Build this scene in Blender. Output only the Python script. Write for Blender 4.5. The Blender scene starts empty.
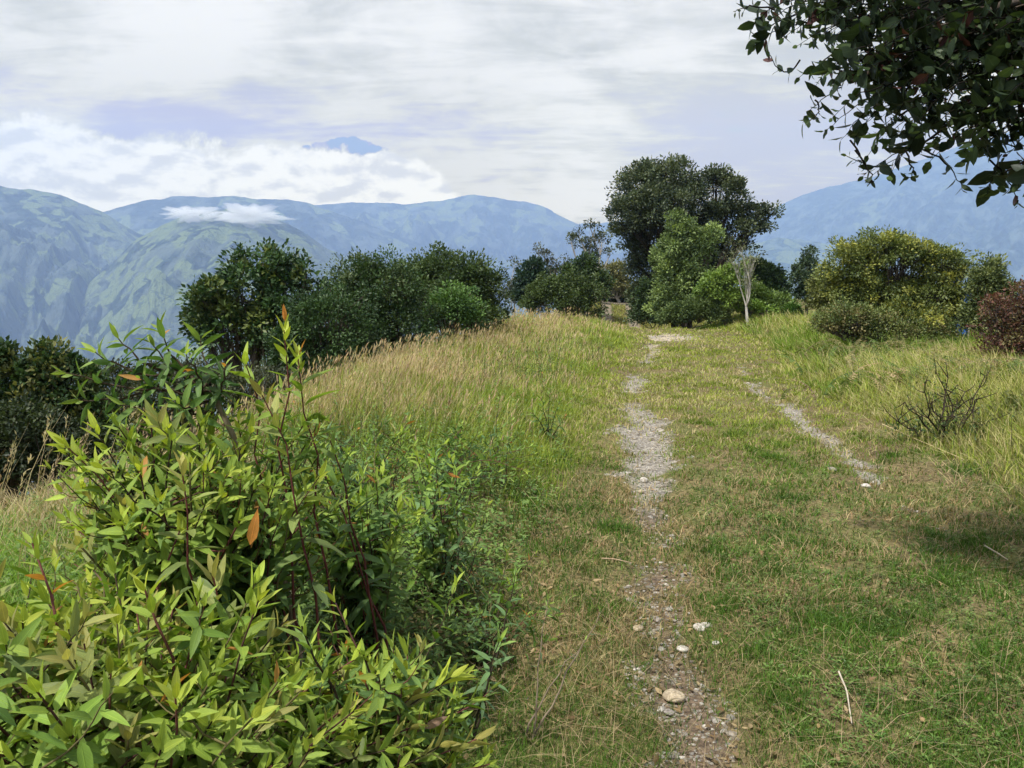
import bpy, math
import numpy as np

R = math.radians
rng = np.random.default_rng(11)
scene = bpy.context.scene
col = scene.collection

# ------------------------------------------------------------------ camera numbers
CAM_Z, PITCH, FPX = 1.5, R(7.05), 800.0
cp, sp = math.cos(PITCH), math.sin(PITCH)

def at(px, py, Y):
    """point on the sight line of a photo position at the distance Y ahead"""
    a, b = (px - 512) / FPX, (384 - py) / FPX
    d = np.array([a, cp + b * sp, -sp + b * cp])
    return np.array([0, 0, CAM_Z]) + d * (Y / d[1])

# ------------------------------------------------------------------ noise
def _h(ix, iy, iz, s):
    n = (ix.astype(np.int64) * 374761393 + iy.astype(np.int64) * 668265263 + iz.astype(np.int64) * 2147483647 + s * 1442695041) & 0xffffffff
    n = ((n ^ (n >> 13)) * 1274126177) & 0xffffffff
    return ((n ^ (n >> 16)) & 0xffffff) / float(0xffffff)

def vn(x, y, z=None, s=0):
    x = np.asarray(x, float); y = np.asarray(y, float)
    z = np.zeros_like(x) if z is None else np.asarray(z, float)
    ix, iy, iz = np.floor(x), np.floor(y), np.floor(z)
    fx, fy, fz = x - ix, y - iy, z - iz
    fx, fy, fz = [f * f * f * (f * (f * 6 - 15) + 10) for f in (fx, fy, fz)]
    def L(dz):
        a = _h(ix, iy, iz + dz, s) * (1 - fx) + _h(ix + 1, iy, iz + dz, s) * fx
        b = _h(ix, iy + 1, iz + dz, s) * (1 - fx) + _h(ix + 1, iy + 1, iz + dz, s) * fx
        return a * (1 - fy) + b * fy
    if np.all(z == 0):
        return L(0)
    return L(0) * (1 - fz) + L(1) * fz

def fbm(x, y, z=None, o=4, s=0, ridged=False):
    t = 0; a = .5; n = 0
    for k in range(o):
        f = 2.03 ** k
        v = vn(x * f + 7.3 * k, y * f - 3.1 * k, None if z is None else z * f, s + k)
        if ridged: v = 1 - np.abs(2 * v - 1)
        t = t + a * v; n += a; a *= .5
    return t / n

def sstep(a, b, x):
    t = np.clip((np.asarray(x, float) - a) / (b - a), 0, 1)
    return t * t * (3 - 2 * t)

# ------------------------------------------------------------------ object helpers
def tag(o, label=None, cat=None, group=None, kind=None):
    if label: o['label'] = label
    if cat: o['category'] = cat
    if group: o['group'] = group
    if kind: o['kind'] = kind
    return o

def empty(name, loc, label, cat, group=None):
    o = bpy.data.objects.new(name, None); col.objects.link(o)
    o.location = loc; o.empty_display_size = .2
    bpy.context.view_layer.update()
    return tag(o, label, cat, group)

class MB:
    """collects vertices, quads, colours and uvs; build() links them as one mesh object"""
    def __init__(s): s.v = []; s.f = []; s.c = []; s.u = []; s.n = 0
    def add(s, v, f, c=(1, 1, 1), uv=None):
        v = np.asarray(v, np.float32).reshape(-1, 3); m = len(v)
        f = np.asarray(f, np.int64)
        if f.shape[1] == 3: f = np.concatenate([f, -np.ones((len(f), 1), np.int64) - s.n], 1)
        s.v.append(v); s.f.append(f + s.n)
        c = np.asarray(c, np.float32)
        s.c.append(np.broadcast_to(c, (m, 3)).astype(np.float32))
        s.u.append(np.zeros((m, 2), np.float32) if uv is None else np.asarray(uv, np.float32))
        s.n += m
    def build(s, name, mat, parent=None, smooth=True, origin=None):
        v = np.concatenate(s.v); f = np.concatenate(s.f); c = np.concatenate(s.c); u = np.concatenate(s.u)
        if origin is None and parent is not None: origin = np.array(parent.location)
        if origin is not None: v = v - np.asarray(origin, np.float32)
        tri = f[:, 3] < 0
        cnt = np.where(tri, 3, 4)
        start = np.concatenate([[0], np.cumsum(cnt)[:-1]])
        loops = f.reshape(-1)[np.stack([np.ones(len(f), bool)] * 3 + [~tri], 1).reshape(-1)]
        me = bpy.data.meshes.new(name)
        me.vertices.add(len(v)); me.vertices.foreach_set('co', v.astype(np.float32).ravel())
        me.loops.add(len(loops)); me.loops.foreach_set('vertex_index', loops.astype(np.int32))
        me.polygons.add(len(f)); me.polygons.foreach_set('loop_start', start.astype(np.int32))
        me.polygons.foreach_set('use_smooth', np.full(len(f), smooth))
        a = me.color_attributes.new('Col', 'FLOAT_COLOR', 'POINT')
        a.data.foreach_set('color', np.concatenate([c, np.ones((len(c), 1), np.float32)], 1).ravel())
        ul = me.uv_layers.new(name='UVMap'); ul.data.foreach_set('uv', u[loops].ravel())
        me.update(calc_edges=True)
        me.materials.append(mat)
        o = bpy.data.objects.new(name, me); col.objects.link(o)
        if origin is not None and parent is None: o.location = origin
        if parent is not None: o.parent = parent
        return o

def nrm(a): return a / (np.linalg.norm(a, axis=-1, keepdims=True) + 1e-9)

def tube(mb, pts, rad, c=(1, 1, 1), n=6):
    pts = np.asarray(pts, float); m = len(pts); rad = np.broadcast_to(rad, (m,))
    t = nrm(np.gradient(pts, axis=0))
    ref = np.array([0, 0, 1.]) if abs(t[0, 2]) < .9 else np.array([1., 0, 0])
    a = nrm(np.cross(t, ref)); b = np.cross(t, a)
    ang = np.arange(n) * 2 * math.pi / n
    v = pts[:, None] + rad[:, None, None] * (np.cos(ang)[None, :, None] * a[:, None] + np.sin(ang)[None, :, None] * b[:, None])
    i = np.arange(m - 1)[:, None] * n; j = np.arange(n)[None]; k = (j + 1) % n
    f = np.stack([i + j, i + k, i + n + k, i + n + j], -1).reshape(-1, 4)
    uv = np.stack([np.broadcast_to(j / n, (m, n)), np.broadcast_to(np.linspace(0, 1, m)[:, None], (m, n))], -1).reshape(-1, 2)
    mb.add(v.reshape(-1, 3), f, c, uv)

def curve(p0, p1, bend, k=6, wob=0.0):
    t = np.linspace(0, 1, k)[:, None]
    p0 = np.asarray(p0, float); p1 = np.asarray(p1, float); bend = np.asarray(bend, float)
    p = p0 * (1 - t) + p1 * t + bend * 4 * t * (1 - t)
    if wob: p[1:-1] += rng.normal(0, wob, (k - 2, 3))
    return p

PROF = {
    'lance': lambda t: np.sin(math.pi * np.clip(t, 0, 1) ** .8) ** .8 * (1 - t * .25),
    'ovate': lambda t: np.sin(math.pi * np.clip(t, 0, 1) ** .72) ** .7,
    'fern': lambda t: (1 - t) ** .7 * np.minimum(1, t * 8),
}
def leaves(mb, P, D, N, L, W, c, K=4, prof='lance', droop=.15, fold=.25, ripple=0.0):
    """N bent and folded leaves, three vertices across"""
    P, D, N = [np.asarray(a, float).reshape(-1, 3) for a in (P, D, N)]
    m = len(P)
    if m == 0: return
    D = nrm(D); S = nrm(np.cross(D, N)); N = np.cross(S, D)
    L = np.broadcast_to(L, (m,)); W = np.broadcast_to(W, (m,)); droop = np.broadcast_to(droop, (m,))
    t = np.linspace(0, 1, K + 1)
    w = PROF[prof](t) + .02
    c0 = P[:, None] + L[:, None, None] * (t[None, :, None] * D[:, None] - (droop[:, None] * t[None] ** 2)[..., None] * N[:, None])
    ww = (W[:, None] * w[None] * .5)[..., None]
    rp = 0 if not ripple else ripple * rng.normal(0, 1, (m, K + 1, 1)) * ww
    lf = c0 + S[:, None] * ww + N[:, None] * (ww * fold + rp)
    rt = c0 - S[:, None] * ww + N[:, None] * (ww * fold - rp)
    v = np.stack([lf, c0, rt], 2).reshape(-1, 3)
    base = (np.arange(m) * 3 * (K + 1))[:, None, None]
    i = (np.arange(K) * 3)[None, :, None]; s = np.array([0, 1])[None, None]
    q = np.stack([base + i + s, base + i + s + 1, base + i + s + 4, base + i + s + 3], -1).reshape(-1, 4)
    uv = np.stack(np.broadcast_arrays(np.array([0, .5, 1.])[None, None], t[None, :, None]), -1)
    uv = np.broadcast_to(uv, (m, K + 1, 3, 2)).reshape(-1, 2)
    c = np.broadcast_to(np.asarray(c, float), (m, 3))
    mb.add(v, q, np.repeat(c, 3 * (K + 1), 0), uv)

def quads(mb, P, D, N, L, W, c):
    """small diamond leaves, gently folded: five vertices"""
    D = nrm(D); S = nrm(np.cross(D, N)); N = np.cross(S, D); m = len(P)
    L = np.broadcast_to(L, (m,))[:, None]; W = np.broadcast_to(W, (m,))[:, None] * .5
    v = np.stack([P, P + D * L * .45 + S * W + N * W * .3, P + D * L - N * L * .1, P + D * L * .45 - S * W + N * W * .3, P + D * L * .5 + N * 0], 1)
    b = (np.arange(m) * 5)[:, None]
    f = np.concatenate([b + [0, 1, 4], b + [1, 2, 4], b + [2, 3, 4], b + [3, 0, 4]], 0)
    mb.add(v.reshape(-1, 3), f, np.repeat(np.broadcast_to(c, (m, 3)), 5, 0))

def blades(mb, P, az, H, W, lean, c, K=3, ctip=None):
    """grass blades bending over towards az"""
    m = len(P)
    H = np.broadcast_to(H, (m,)); W = np.broadcast_to(W, (m,)); lean = np.broadcast_to(lean, (m,))
    dx = np.stack([np.cos(az), np.sin(az), 0 * az], 1)
    tw = az + rng.uniform(0.6, 2.5, m)
    S = np.stack([np.cos(tw), np.sin(tw), 0 * az], 1)
    t = np.linspace(0, 1, K + 1)
    lx = lean[:, None] * t[None] ** 1.8
    zz = t[None] * (1 - .35 * lean[:, None] * t[None])
    p = P[:, None] + H[:, None, None] * (lx[..., None] * dx[:, None]) 
    p[..., 2] += H[:, None] * zz
    w = (W[:, None] * (1 - t[None] ** 1.5 * .93) * .5)[..., None] * S[:, None]
    v = np.stack([p + w, p - w], 2).reshape(-1, 3)
    b = (np.arange(m) * 2 * (K + 1))[:, None]; i = (np.arange(K) * 2)[None]
    q = np.stack([b + i, b + i + 1, b + i + 3, b + i + 2], -1).reshape(-1, 4)
    c = np.broadcast_to(np.asarray(c, float), (m, 3))
    if ctip is None: cc = np.repeat(c, 2 * (K + 1), 0)
    else:
        ctip = np.broadcast_to(np.asarray(ctip, float), (m, 3))
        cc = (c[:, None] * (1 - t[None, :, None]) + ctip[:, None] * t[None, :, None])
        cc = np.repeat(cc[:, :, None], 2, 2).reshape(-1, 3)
    mb.add(v, q, cc)

# ------------------------------------------------------------------ materials
def newmat(name):
    m = bpy.data.materials.new(name); m.use_nodes = True
    nt = m.node_tree; nt.nodes.clear()
    return m, nt
class NG:
    def __init__(s, nt): s.nt = nt
    def n(s, t, **kw):
        x = s.nt.nodes.new(t)
        for k, v in kw.items():
            if k.startswith('i_'):
                k = k[2:]; k = int(k) if k.isdigit() else k.replace('_', ' ')
                s.set(x.inputs[k], v)
            else: setattr(x, k, v)
        return x
    def set(s, inp, v):
        if isinstance(v, bpy.types.NodeSocket): s.nt.links.new(v, inp)
        else: inp.default_value = v
    def math(s, op, a, b=0.0, clamp=False):
        x = s.n('ShaderNodeMath', operation=op, use_clamp=clamp); s.set(x.inputs[0], a); s.set(x.inputs[1], b); return x.outputs[0]
    def mix(s, f, a, b, mode='MIX'):
        x = s.n('ShaderNodeMix', data_type='RGBA', blend_type=mode)
        s.set(x.inputs['Factor'], f); s.set(x.inputs[6], a if not isinstance(a, tuple) else (*a, 1)[:4]); s.set(x.inputs[7], b if not isinstance(b, tuple) else (*b, 1)[:4])
        return x.outputs[2]
    def mr(s, v, a, b, c=0., d=1., smooth=True):
        x = s.n('ShaderNodeMapRange', interpolation_type='SMOOTHSTEP' if smooth else 'LINEAR')
        for i, q in enumerate((v, a, b, c, d)): s.set(x.inputs[i], q)
        return x.outputs[0]
    def noise(s, vec, scale, detail=4, rough=.55, dist=0.):
        x = s.n('ShaderNodeTexNoise'); s.set(x.inputs['Vector'], vec)
        x.inputs['Scale'].default_value = scale; x.inputs['Detail'].default_value = detail
        x.inputs['Roughness'].default_value = rough; x.inputs['Distortion'].default_value = dist
        return x.outputs[0]

def leaf_mat(name, rough=.5, trans=.3, spec=.35, veins=False, back=None, sat=1.0):
    m, nt = newmat(name); g = NG(nt)
    colr = g.n('ShaderNodeAttribute', attribute_name='Col').outputs[0]
    geo = g.n('ShaderNodeNewGeometry')
    nz = g.noise(geo.outputs['Position'], 14 if veins else 2.5, 3)
    colr = g.mix(g.mr(nz, .3, .7), g.mix(1., colr, (.78, .8, .75), 'MULTIPLY'), g.mix(1., colr, (1.18, 1.16, 1.1), 'MULTIPLY'))
    normal = None
    if veins:
        uv = g.n('ShaderNodeUVMap').outputs[0]
        sep = g.n('ShaderNodeSeparateXYZ'); g.set(sep.inputs[0], uv)
        dx = g.math('ABSOLUTE', g.math('SUBTRACT', sep.outputs[0], .5))
        rib = g.mr(dx, .0, .05, 1., 0.)
        ph = g.math('ADD', g.math('MULTIPLY', sep.outputs[1], 13.), g.math('MULTIPLY', dx, -5.))
        side = g.mr(g.math('ABSOLUTE', g.math('SUBTRACT', g.math('FRACT', ph), .5)), 0., .14, 1., 0.)
        vv = g.math('MAXIMUM', rib, g.math('MULTIPLY', side, .35))
        colr = g.mix(g.math('MULTIPLY', vv, .5), colr, g.mix(1., colr, (2.2, 2.0, 1.9), 'MULTIPLY'))
        fine = g.noise(geo.outputs['Position'], 160, 2)
        bh = g.math('ADD', g.math('MULTIPLY', vv, -.7), g.math('MULTIPLY', fine, .5))
        bp = g.n('ShaderNodeBump'); bp.inputs['Strength'].default_value = .45; bp.inputs['Distance'].default_value = .002
        g.set(bp.inputs['Height'], bh); normal = bp.outputs[0]
    if back: colr = g.mix(geo.outputs['Backfacing'], colr, g.mix(back[3], colr, back[:3]))
    p = g.n('ShaderNodeBsdfPrincipled'); g.set(p.inputs['Base Color'], colr)
    p.inputs['Roughness'].default_value = rough; p.inputs['Specular IOR Level'].default_value = spec
    tr = g.n('ShaderNodeBsdfTranslucent'); g.set(tr.inputs[0], g.mix(1., colr, (1.25, 1.3, .7), 'MULTIPLY'))
    if normal: g.set(p.inputs['Normal'], normal)
    mx = g.n('ShaderNodeMixShader'); mx.inputs[0].default_value = trans
    g.set(mx.inputs[1], p.outputs[0]); g.set(mx.inputs[2], tr.outputs[0])
    g.set(g.n('ShaderNodeOutputMaterial').inputs[0], mx.outputs[0])
    return m

def bark_mat(name, a, b, scale=9):
    m, nt = newmat(name); g = NG(nt)
    geo = g.n('ShaderNodeNewGeometry')
    mp = g.n('ShaderNodeMapping'); g.set(mp.inputs[0], geo.outputs['Position']); mp.inputs['Scale'].default_value = (1, 1, .35)
    n1 = g.noise(mp.outputs[0], scale, 5, .65)
    c = g.mix(g.mr(n1, .35, .65), a, b)
    c = g.mix(1., c, g.n('ShaderNodeAttribute', attribute_name='Col').outputs[0], 'MULTIPLY')
    p = g.n('ShaderNodeBsdfPrincipled'); g.set(p.inputs['Base Color'], c); p.inputs['Roughness'].default_value = .85
    p.inputs['Specular IOR Level'].default_value = .2
    bp = g.n('ShaderNodeBump'); bp.inputs['Strength'].default_value = .6; bp.inputs['Distance'].default_value = .01
    g.set(bp.inputs['Height'], n1); g.set(p.inputs['Normal'], bp.outputs[0])
    g.set(g.n('ShaderNodeOutputMaterial').inputs[0], p.outputs[0])
    return m

M_leaf = leaf_mat('shrub_leaf', .52, .32, .22, veins=True, back=(.26, .34, .14, .12))
M_crown = leaf_mat('crown_leaf', .5, .22, .3)
M_overh = leaf_mat('broad_leaf', .45, .24, .3, veins=True)
M_grass = leaf_mat('grass_blade', .6, .3, .2)
M_bark = bark_mat('bark_dark', (.05, .04, .032), (.12, .10, .08))
M_pale = bark_mat('bark_pale', (.26, .24, .21), (.5, .47, .42))
M_stem = bark_mat('shrub_stem', (.75, .75, .75), (1, 1, 1), 30)

# ------------------------------------------------------------------ the lie of the land
LX = ([-4, 2.3, 2.9, 3.7, 4.6, 5.5, 6.8, 8.8, 10.9, 13.8, 18, 22.8, 30, 36, 45, 60], [.3, .59, .68, .73, .85, .97, 1.17, 1.43, 1.65, 2.2, 3.2, 4.1, 5.0, 5.7, 6.6, 7.5])
CX = ([-6, 0, 4, 7, 11.4, 16, 24, 30, 36, 45, 60], [-3.6, -3.1, -2.75, -2.1, -1.75, -1.25, .15, 1.8, 2.8, 3.2, 3.6])
def xL(y): return np.interp(y, *LX)
def xC(y): return np.interp(y, *CX)
def height(x, y):
    x = np.asarray(x, float); y = np.asarray(y, float)
    r = np.hypot(x, y)
    u = x - xL(y)
    z = .05 * (fbm(x * .7, y * .7, o=3, s=3) - .5) + .16 * (fbm(x * .23, y * .23, o=3, s=5) - .5)
    near = 1 - sstep(60, 200, r)
    # ruts
    for c, wd, dp in ((0, .26, .05), (1.85, .26, .05)):
        z = z - dp * np.exp(-((u - c) / wd) ** 2) * (1 - sstep(30, 50, y))
    # bank on the left, verge on the right
    crest = x - xC(y)
    bank = sstep(-.5, -1.8, u)
    z = z + bank * .14 * near
    z = z + sstep(2.4, 5, u) * .12 * near
    # slope falling away past the crest on the left
    s = np.maximum(0, -crest + .1)
    drop = np.where(s < 1.1, .33 * s * s, .4 + .72 * (s - 1.1))
    z = z - drop
    # right side falls beyond the shrubs
    s2 = np.maximum(0, u - 10 - .15 * np.maximum(y - 15, 0))
    z = z - np.where(s2 < 6, .03 * s2 * s2, 1.08 + .36 * (s2 - 6))
    # far end: a dip, a second rise, then away
    z = z - .75 * sstep(28, 33, y) + 1.25 * sstep(36, 45.5, y) * sstep(-1.5, .5, crest)
    s3 = np.maximum(0, y - 52); z = z - np.where(s3 < 10, .02 * s3 * s3, 2 + .4 * (s3 - 10))
    s4 = np.maximum(0, -y - 12); z = z - .3 * s4
    # grassy mounds
    z = z + .95 * np.exp(-((x - 10.2) / 2.6) ** 2 - ((y - 33) / 2.2) ** 2)
    z = z + .45 * np.exp(-((x - 3.4) / 1.2) ** 2 - ((y - 41) / 3.) ** 2)
    z = z + .16 * np.exp(-((x + .2) / 1.2) ** 2 - ((y - 23) / 3.) ** 2)
    # the valley floor, with rough slopes
    zf = -680 + 50 * fbm(x / 900, y / 900, o=4, s=9)
    z = np.where(z < zf, zf, z)
    z = z + sstep(80, 900, r) * 40 * (fbm(x / 300, y / 300, o=5, s=12) - .5)
    return z

def rutmask(x, y):
    u = x - xL(y)
    wob = .2 * (fbm(x * 1.1, y * .7, o=3, s=21) - .5)
    pres = fbm(x * .9 + 5, y * .55, o=3, s=23) - .5
    ka = np.interp(y, [1.5, 2.6, 3.3, 4.2, 5.2, 6.0, 7.0, 9.0, 10.2, 11.5, 12.2, 14, 18, 60], [.3, .42, .4, .55, .62, .8, .95, .95, .75, .5, .65, .4, .3, .1])
    kb = np.interp(y, [3.2, 4.4, 5.0, 6.8, 7.4, 9.0, 9.5, 10, 11.5, 13, 14, 60], [0, .05, .5, .55, .3, .4, .5, .3, .42, .3, .2, 0])
    wa = np.interp(y, [2, 5, 6, 9, 12], [.17, .17, .25, .21, .2])
    a = np.exp(-((u + wob) / wa) ** 2) * np.clip(ka + 1.1 * pres, 0, 1)
    b = np.exp(-((u - 1.85 - wob) / .15) ** 2) * np.clip(kb + 1.1 * pres, 0, 1)
    far = np.exp(-((u - .3) / 1.0) ** 2 - ((y - 23.5) / 2.2) ** 2) * sstep(.38, .5, fbm(x * .6, y * .3, o=3, s=29)) * 1.1
    hill = (np.exp(-((u + 1.35) / .28) ** 2) + .9 * np.exp(-((u + .05) / .3) ** 2)) * sstep(35, 36, y)
    top = np.exp(-((u + .6) / 1.5) ** 2) * sstep(43.5, 44.5, y)
    n = fbm(x * 5, y * 5, o=3, s=31) - .5
    return np.clip(np.maximum.reduce([a, b, far, hill, top]) + .9 * n * (a + b + far > .12), 0, 1)

def axis(segs):
    out = []
    for a, b, st in segs: out.append(np.arange(a, b, st))
    return np.concatenate(out)
def geo_tail(a, b, st, gr=1.25):
    o = []; p = a
    while p < b: o.append(p); st *= gr; p += st
    o.append(b); return np.array(o)
gx = np.concatenate([-geo_tail(6, 9300, .25)[::-1], axis([(-5.8, -1, .14), (-1, 7, .055), (7, 16, .16)]), geo_tail(16, 9300, .25)])
gy = np.concatenate([-geo_tail(3, 9300, .3)[::-1], axis([(-2.8, 2, .25), (2, 14, .055), (14, 30, .12), (30, 52, .25)]), geo_tail(52, 9300, .3)])
X, Y = np.meshgrid(gx, gy)
Z = height(X, Y)
rut = rutmask(X, Y) * (np.hypot(X, Y) < 70)
Z = Z - rut * .012 + .008 * (fbm(X * 9, Y * 9, o=2, s=41) - .5) * (np.hypot(X, Y) < 40)
# soil colours: brown earth, thatch of old stems; all the things' own colours
nx, ny = len(gx), len(gy)
n1 = fbm(X * 1.1, Y * 1.1, o=4, s=51)[..., None]; n2 = fbm(X * 5, Y * 5, o=3, s=53)[..., None]
soil = np.array([.10, .072, .045]); thatch = np.array([.20, .17, .075]); green = np.array([.09, .12, .03])
gc = soil * (1 - n1) + thatch * n1
gc = gc * (1 - .55 * sstep(.4, .6, n2)) + green * .55 * sstep(.4, .6, n2)
farg = np.array([.035, .055, .022])
w = sstep(40, 120, np.hypot(X, Y))[..., None]
gc = gc * (1 - w) + farg * w
nb = sstep(5.8, 4.8, Y)[..., None]; grav = (np.array([.26, .24, .21]) * (1 - nb) + np.array([.14, .105, .075]) * nb) * (.75 + .5 * n2)
far_d = np.array([.42, .36, .27])
grav = np.where((Y > 18)[..., None], far_d * np.where(Y > 35, .5, .95)[..., None] * (.8 + .4 * n2), grav)
rs = np.exp(-((X - 8.9) / 1.2) ** 2 - ((Y - 29) / 1.1) ** 2)[..., None]
gc = gc * (1 - sstep(.3, .6, rs)) + np.array([.25, .10, .06]) * sstep(.3, .6, rs)
rw = sstep(.3, .62, rut)[..., None]
gc = gc * (1 - rw) + grav * rw
V = np.stack([X, Y, Z], -1).reshape(-1, 3); gc = gc.reshape(-1, 3)
i, j = np.meshgrid(np.arange(ny - 1), np.arange(nx - 1), indexing='ij')
F = np.stack([i * nx + j, i * nx + j + 1, (i + 1) * nx + j + 1, (i + 1) * nx + j], -1).reshape(-1, 4)
pathf = rut.reshape(-1)[F].mean(1) > .42

def ground_mat():
    m, nt = newmat('earth'); g = NG(nt)
    c = g.n('ShaderNodeAttribute', attribute_name='Col').outputs[0]
    pos = g.n('ShaderNodeNewGeometry').outputs['Position']
    a = g.noise(pos, 38, 4, .7); b = g.noise(pos, 130, 2, .6)
    vo = g.n('ShaderNodeTexVoronoi'); g.set(vo.inputs['Vector'], pos); vo.inputs['Scale'].default_value = 48
    c = g.mix(g.mr(a, .3, .7), g.mix(1., c, (.55, .55, .55), 'MULTIPLY'), g.mix(1., c, (1.35, 1.33, 1.3), 'MULTIPLY'))
    vg = g.n('ShaderNodeRGBToBW'); g.set(vg.inputs[0], vo.outputs['Color']); c = g.mix(.45, c, g.mix(1., c, g.math('MULTIPLY', vg.outputs[0], 2.), 'MULTIPLY'))
    p = g.n('ShaderNodeBsdfPrincipled'); g.set(p.inputs['Base Color'], c); p.inputs['Roughness'].default_value = .95
    p.inputs['Specular IOR Level'].default_value = .1
    h = g.math('ADD', a, g.math('MULTIPLY', b, .5)); h = g.math('SUBTRACT', h, g.math('MULTIPLY', vo.outputs[0], .8))
    bp = g.n('ShaderNodeBump'); bp.inputs['Strength'].default_value = .8; bp.inputs['Distance'].default_value = .012
    g.set(bp.inputs['Height'], h); g.set(p.inputs['Normal'], bp.outputs[0])
    g.set(g.n('ShaderNodeOutputMaterial').inputs[0], p.outputs[0])
    return m
M_ground = ground_mat()
def sub_sheet(name, f):
    used = np.unique(f); mp = -np.ones(len(V), np.int64); mp[used] = np.arange(len(used))
    mb = MB(); mb.add(V[used], mp[f], gc[used]); o = mb.build(name, M_ground); o['kind'] = 'structure'; return o
sub_sheet('ground', F[~pathf]); sub_sheet('path', F[pathf])

# ------------------------------------------------------------------ far mountains
def mountain_mat(name, forest, fields, amount, seed, cell=170.):
    m, nt = newmat(name); g = NG(nt)
    pos = g.n('ShaderNodeNewGeometry').outputs['Position']
    mp = g.n('ShaderNodeMapping'); g.set(mp.inputs[0], pos); mp.inputs['Location'].default_value = (seed * 977., seed * 331., 0)
    mp.inputs['Scale'].default_value = (1, 1, .6)
    v = mp.outputs[0]
    wv = g.n('ShaderNodeVectorMath', operation='ADD'); g.set(wv.inputs[0], v)
    nzc = g.n('ShaderNodeTexNoise'); g.set(nzc.inputs['Vector'], v); nzc.inputs['Scale'].default_value = 1 / 260.; nzc.inputs['Detail'].default_value = 3
    sc = g.n('ShaderNodeVectorMath', operation='SCALE'); g.set(sc.inputs[0], nzc.outputs['Color']); sc.inputs['Scale'].default_value = cell * .3
    g.set(wv.inputs[1], sc.outputs[0])
    vo = g.n('ShaderNodeTexVoronoi'); g.set(vo.inputs['Vector'], wv.outputs[0]); vo.inputs['Scale'].default_value = 1 / cell
    ve = g.n('ShaderNodeTexVoronoi', feature='DISTANCE_TO_EDGE'); g.set(ve.inputs['Vector'], wv.outputs[0]); ve.inputs['Scale'].default_value = 1 / cell
    sep = g.n('ShaderNodeSeparateColor'); g.set(sep.inputs[0], vo.outputs['Color'])
    rp = g.n('ShaderNodeValToRGB'); g.set(rp.inputs[0], sep.outputs[0])
    els = rp.color_ramp.elements
    for k, c in enumerate(fields):
        e = els[k] if k < 2 else els.new(0)
        e.position = k / (len(fields) - 1); e.color = (*c, 1)
    rp.color_ramp.interpolation = 'CONSTANT'
    big = g.noise(v, 1 / 800., 6, .62); mid = g.noise(v, 1 / 130., 5, .65); fin = g.noise(v, 1 / 28., 4, .7)
    fm = g.mr(g.math('ADD', big, g.math('MULTIPLY', sep.outputs[1], .38)), .78 - amount, .79 - amount)
    fm = g.math('MULTIPLY', fm, g.mr(ve.outputs['Distance'], .01, .035, .35, 1.))
    fm = g.math('MULTIPLY', fm, g.mr(mid, .60, .52, 0., 1.)); fm = g.math('MULTIPLY', fm, g.mr(fin, .62, .56, .25, 1.))
    fo = g.mix(g.mr(fin, .35, .65), tuple(x * .35 for x in forest), tuple(x * 1.9 for x in forest))
    fo = g.mix(g.mr(mid, .46, .6), fo, tuple(x * 1.9 + .05 for x in forest))
    fl = g.mix(g.mr(fin, .3, .7), g.mix(1., rp.outputs[0], (.8, .8, .8), 'MULTIPLY'), rp.outputs[0])
    c = g.mix(fm, fo, fl)
    p = g.n('ShaderNodeBsdfDiffuse'); g.set(p.inputs[0], c)
    bp = g.n('ShaderNodeBump'); bp.inputs['Strength'].default_value = 1.; bp.inputs['Distance'].default_value = 45
    g.set(bp.inputs['Height'], g.math('ADD', mid, g.math('MULTIPLY', fin, .35))); g.set(p.inputs['Normal'], bp.outputs[0])
    g.set(g.n('ShaderNodeOutputMaterial').inputs[0], p.outputs[0])
    return m

def ridge(crest, D, slope, mat, amp, seed, back=900., gully=420., run=None):
    """a range: crest line read as bearing and height at distance D, gullied slope towards us"""
    px = np.array([c[0] for c in crest], float); zz = []; aa = []
    for a, b in crest:
        p = at(a, b, 1000.); aa.append(math.atan2(p[0], p[1])); hd = math.hypot(p[0], p[1]); zz.append(1.5 + (p[2] - 1.5) * D / hd)
    az = np.linspace(aa[0], aa[-1], 420); zc = np.interp(az, aa, zz)
    k = np.ones(7) / 7; zc = np.convolve(np.pad(zc, 3, 'edge'), k, 'valid')
    run = run or (zc.max() + 760) / slope
    rr = np.concatenate([D - np.linspace(1, 0, 190) ** 1.15 * min(run, D - 900), D + np.linspace(60, back, 8)])
    A, RR = np.meshgrid(az, rr)
    x, y = RR * np.sin(A), RR * np.cos(A)
    s = np.abs(D - RR)
    z = zc[None] - s * slope * (1 + .0 * s)
    # spurs run down from the crest, gullies between them
    arc = A * D + s * .35 + 700 * (fbm(x / 1100, y / 1100, o=3, s=seed + 5) - .5)
    g1 = fbm(arc / 330., s / 2200, o=5, s=seed, ridged=True) ** 1.3 * 1.3
    g2 = fbm(x / 330, y / 330, o=5, s=seed + 9, ridged=True)
    w = sstep(0, 950, s); g3 = fbm(x / 760 + .3 * g2, y / 760, o=5, s=seed + 17, ridged=True); z = z + w * amp * 1.0 * (g3 - .78)
    z = z + w * amp * .9 * (g1 - .75) + w * amp * .4 * (g2 - .6) + 40 * (fbm(A * D / 190, 0 * A + .5, o=6, s=seed + 3) - .5)
    z = np.maximum(z, -745)
    m = len(az); n = len(rr)
    i, j = np.meshgrid(np.arange(n - 1), np.arange(m - 1), indexing='ij')
    f = np.stack([i * m + j, i * m + j + 1, (i + 1) * m + j + 1, (i + 1) * m + j], -1).reshape(-1, 4)
    mb = MB(); mb.add(np.stack([x, y, z], -1).reshape(-1, 3), f)
    o = mb.build('mountain', mat); o['kind'] = 'structure'
    return o
FLD = [(.15, .19, .08), (.36, .32, .19), (.23, .28, .11), (.44, .36, .25), (.18, .21, .10), (.30, .34, .14)]
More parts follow.
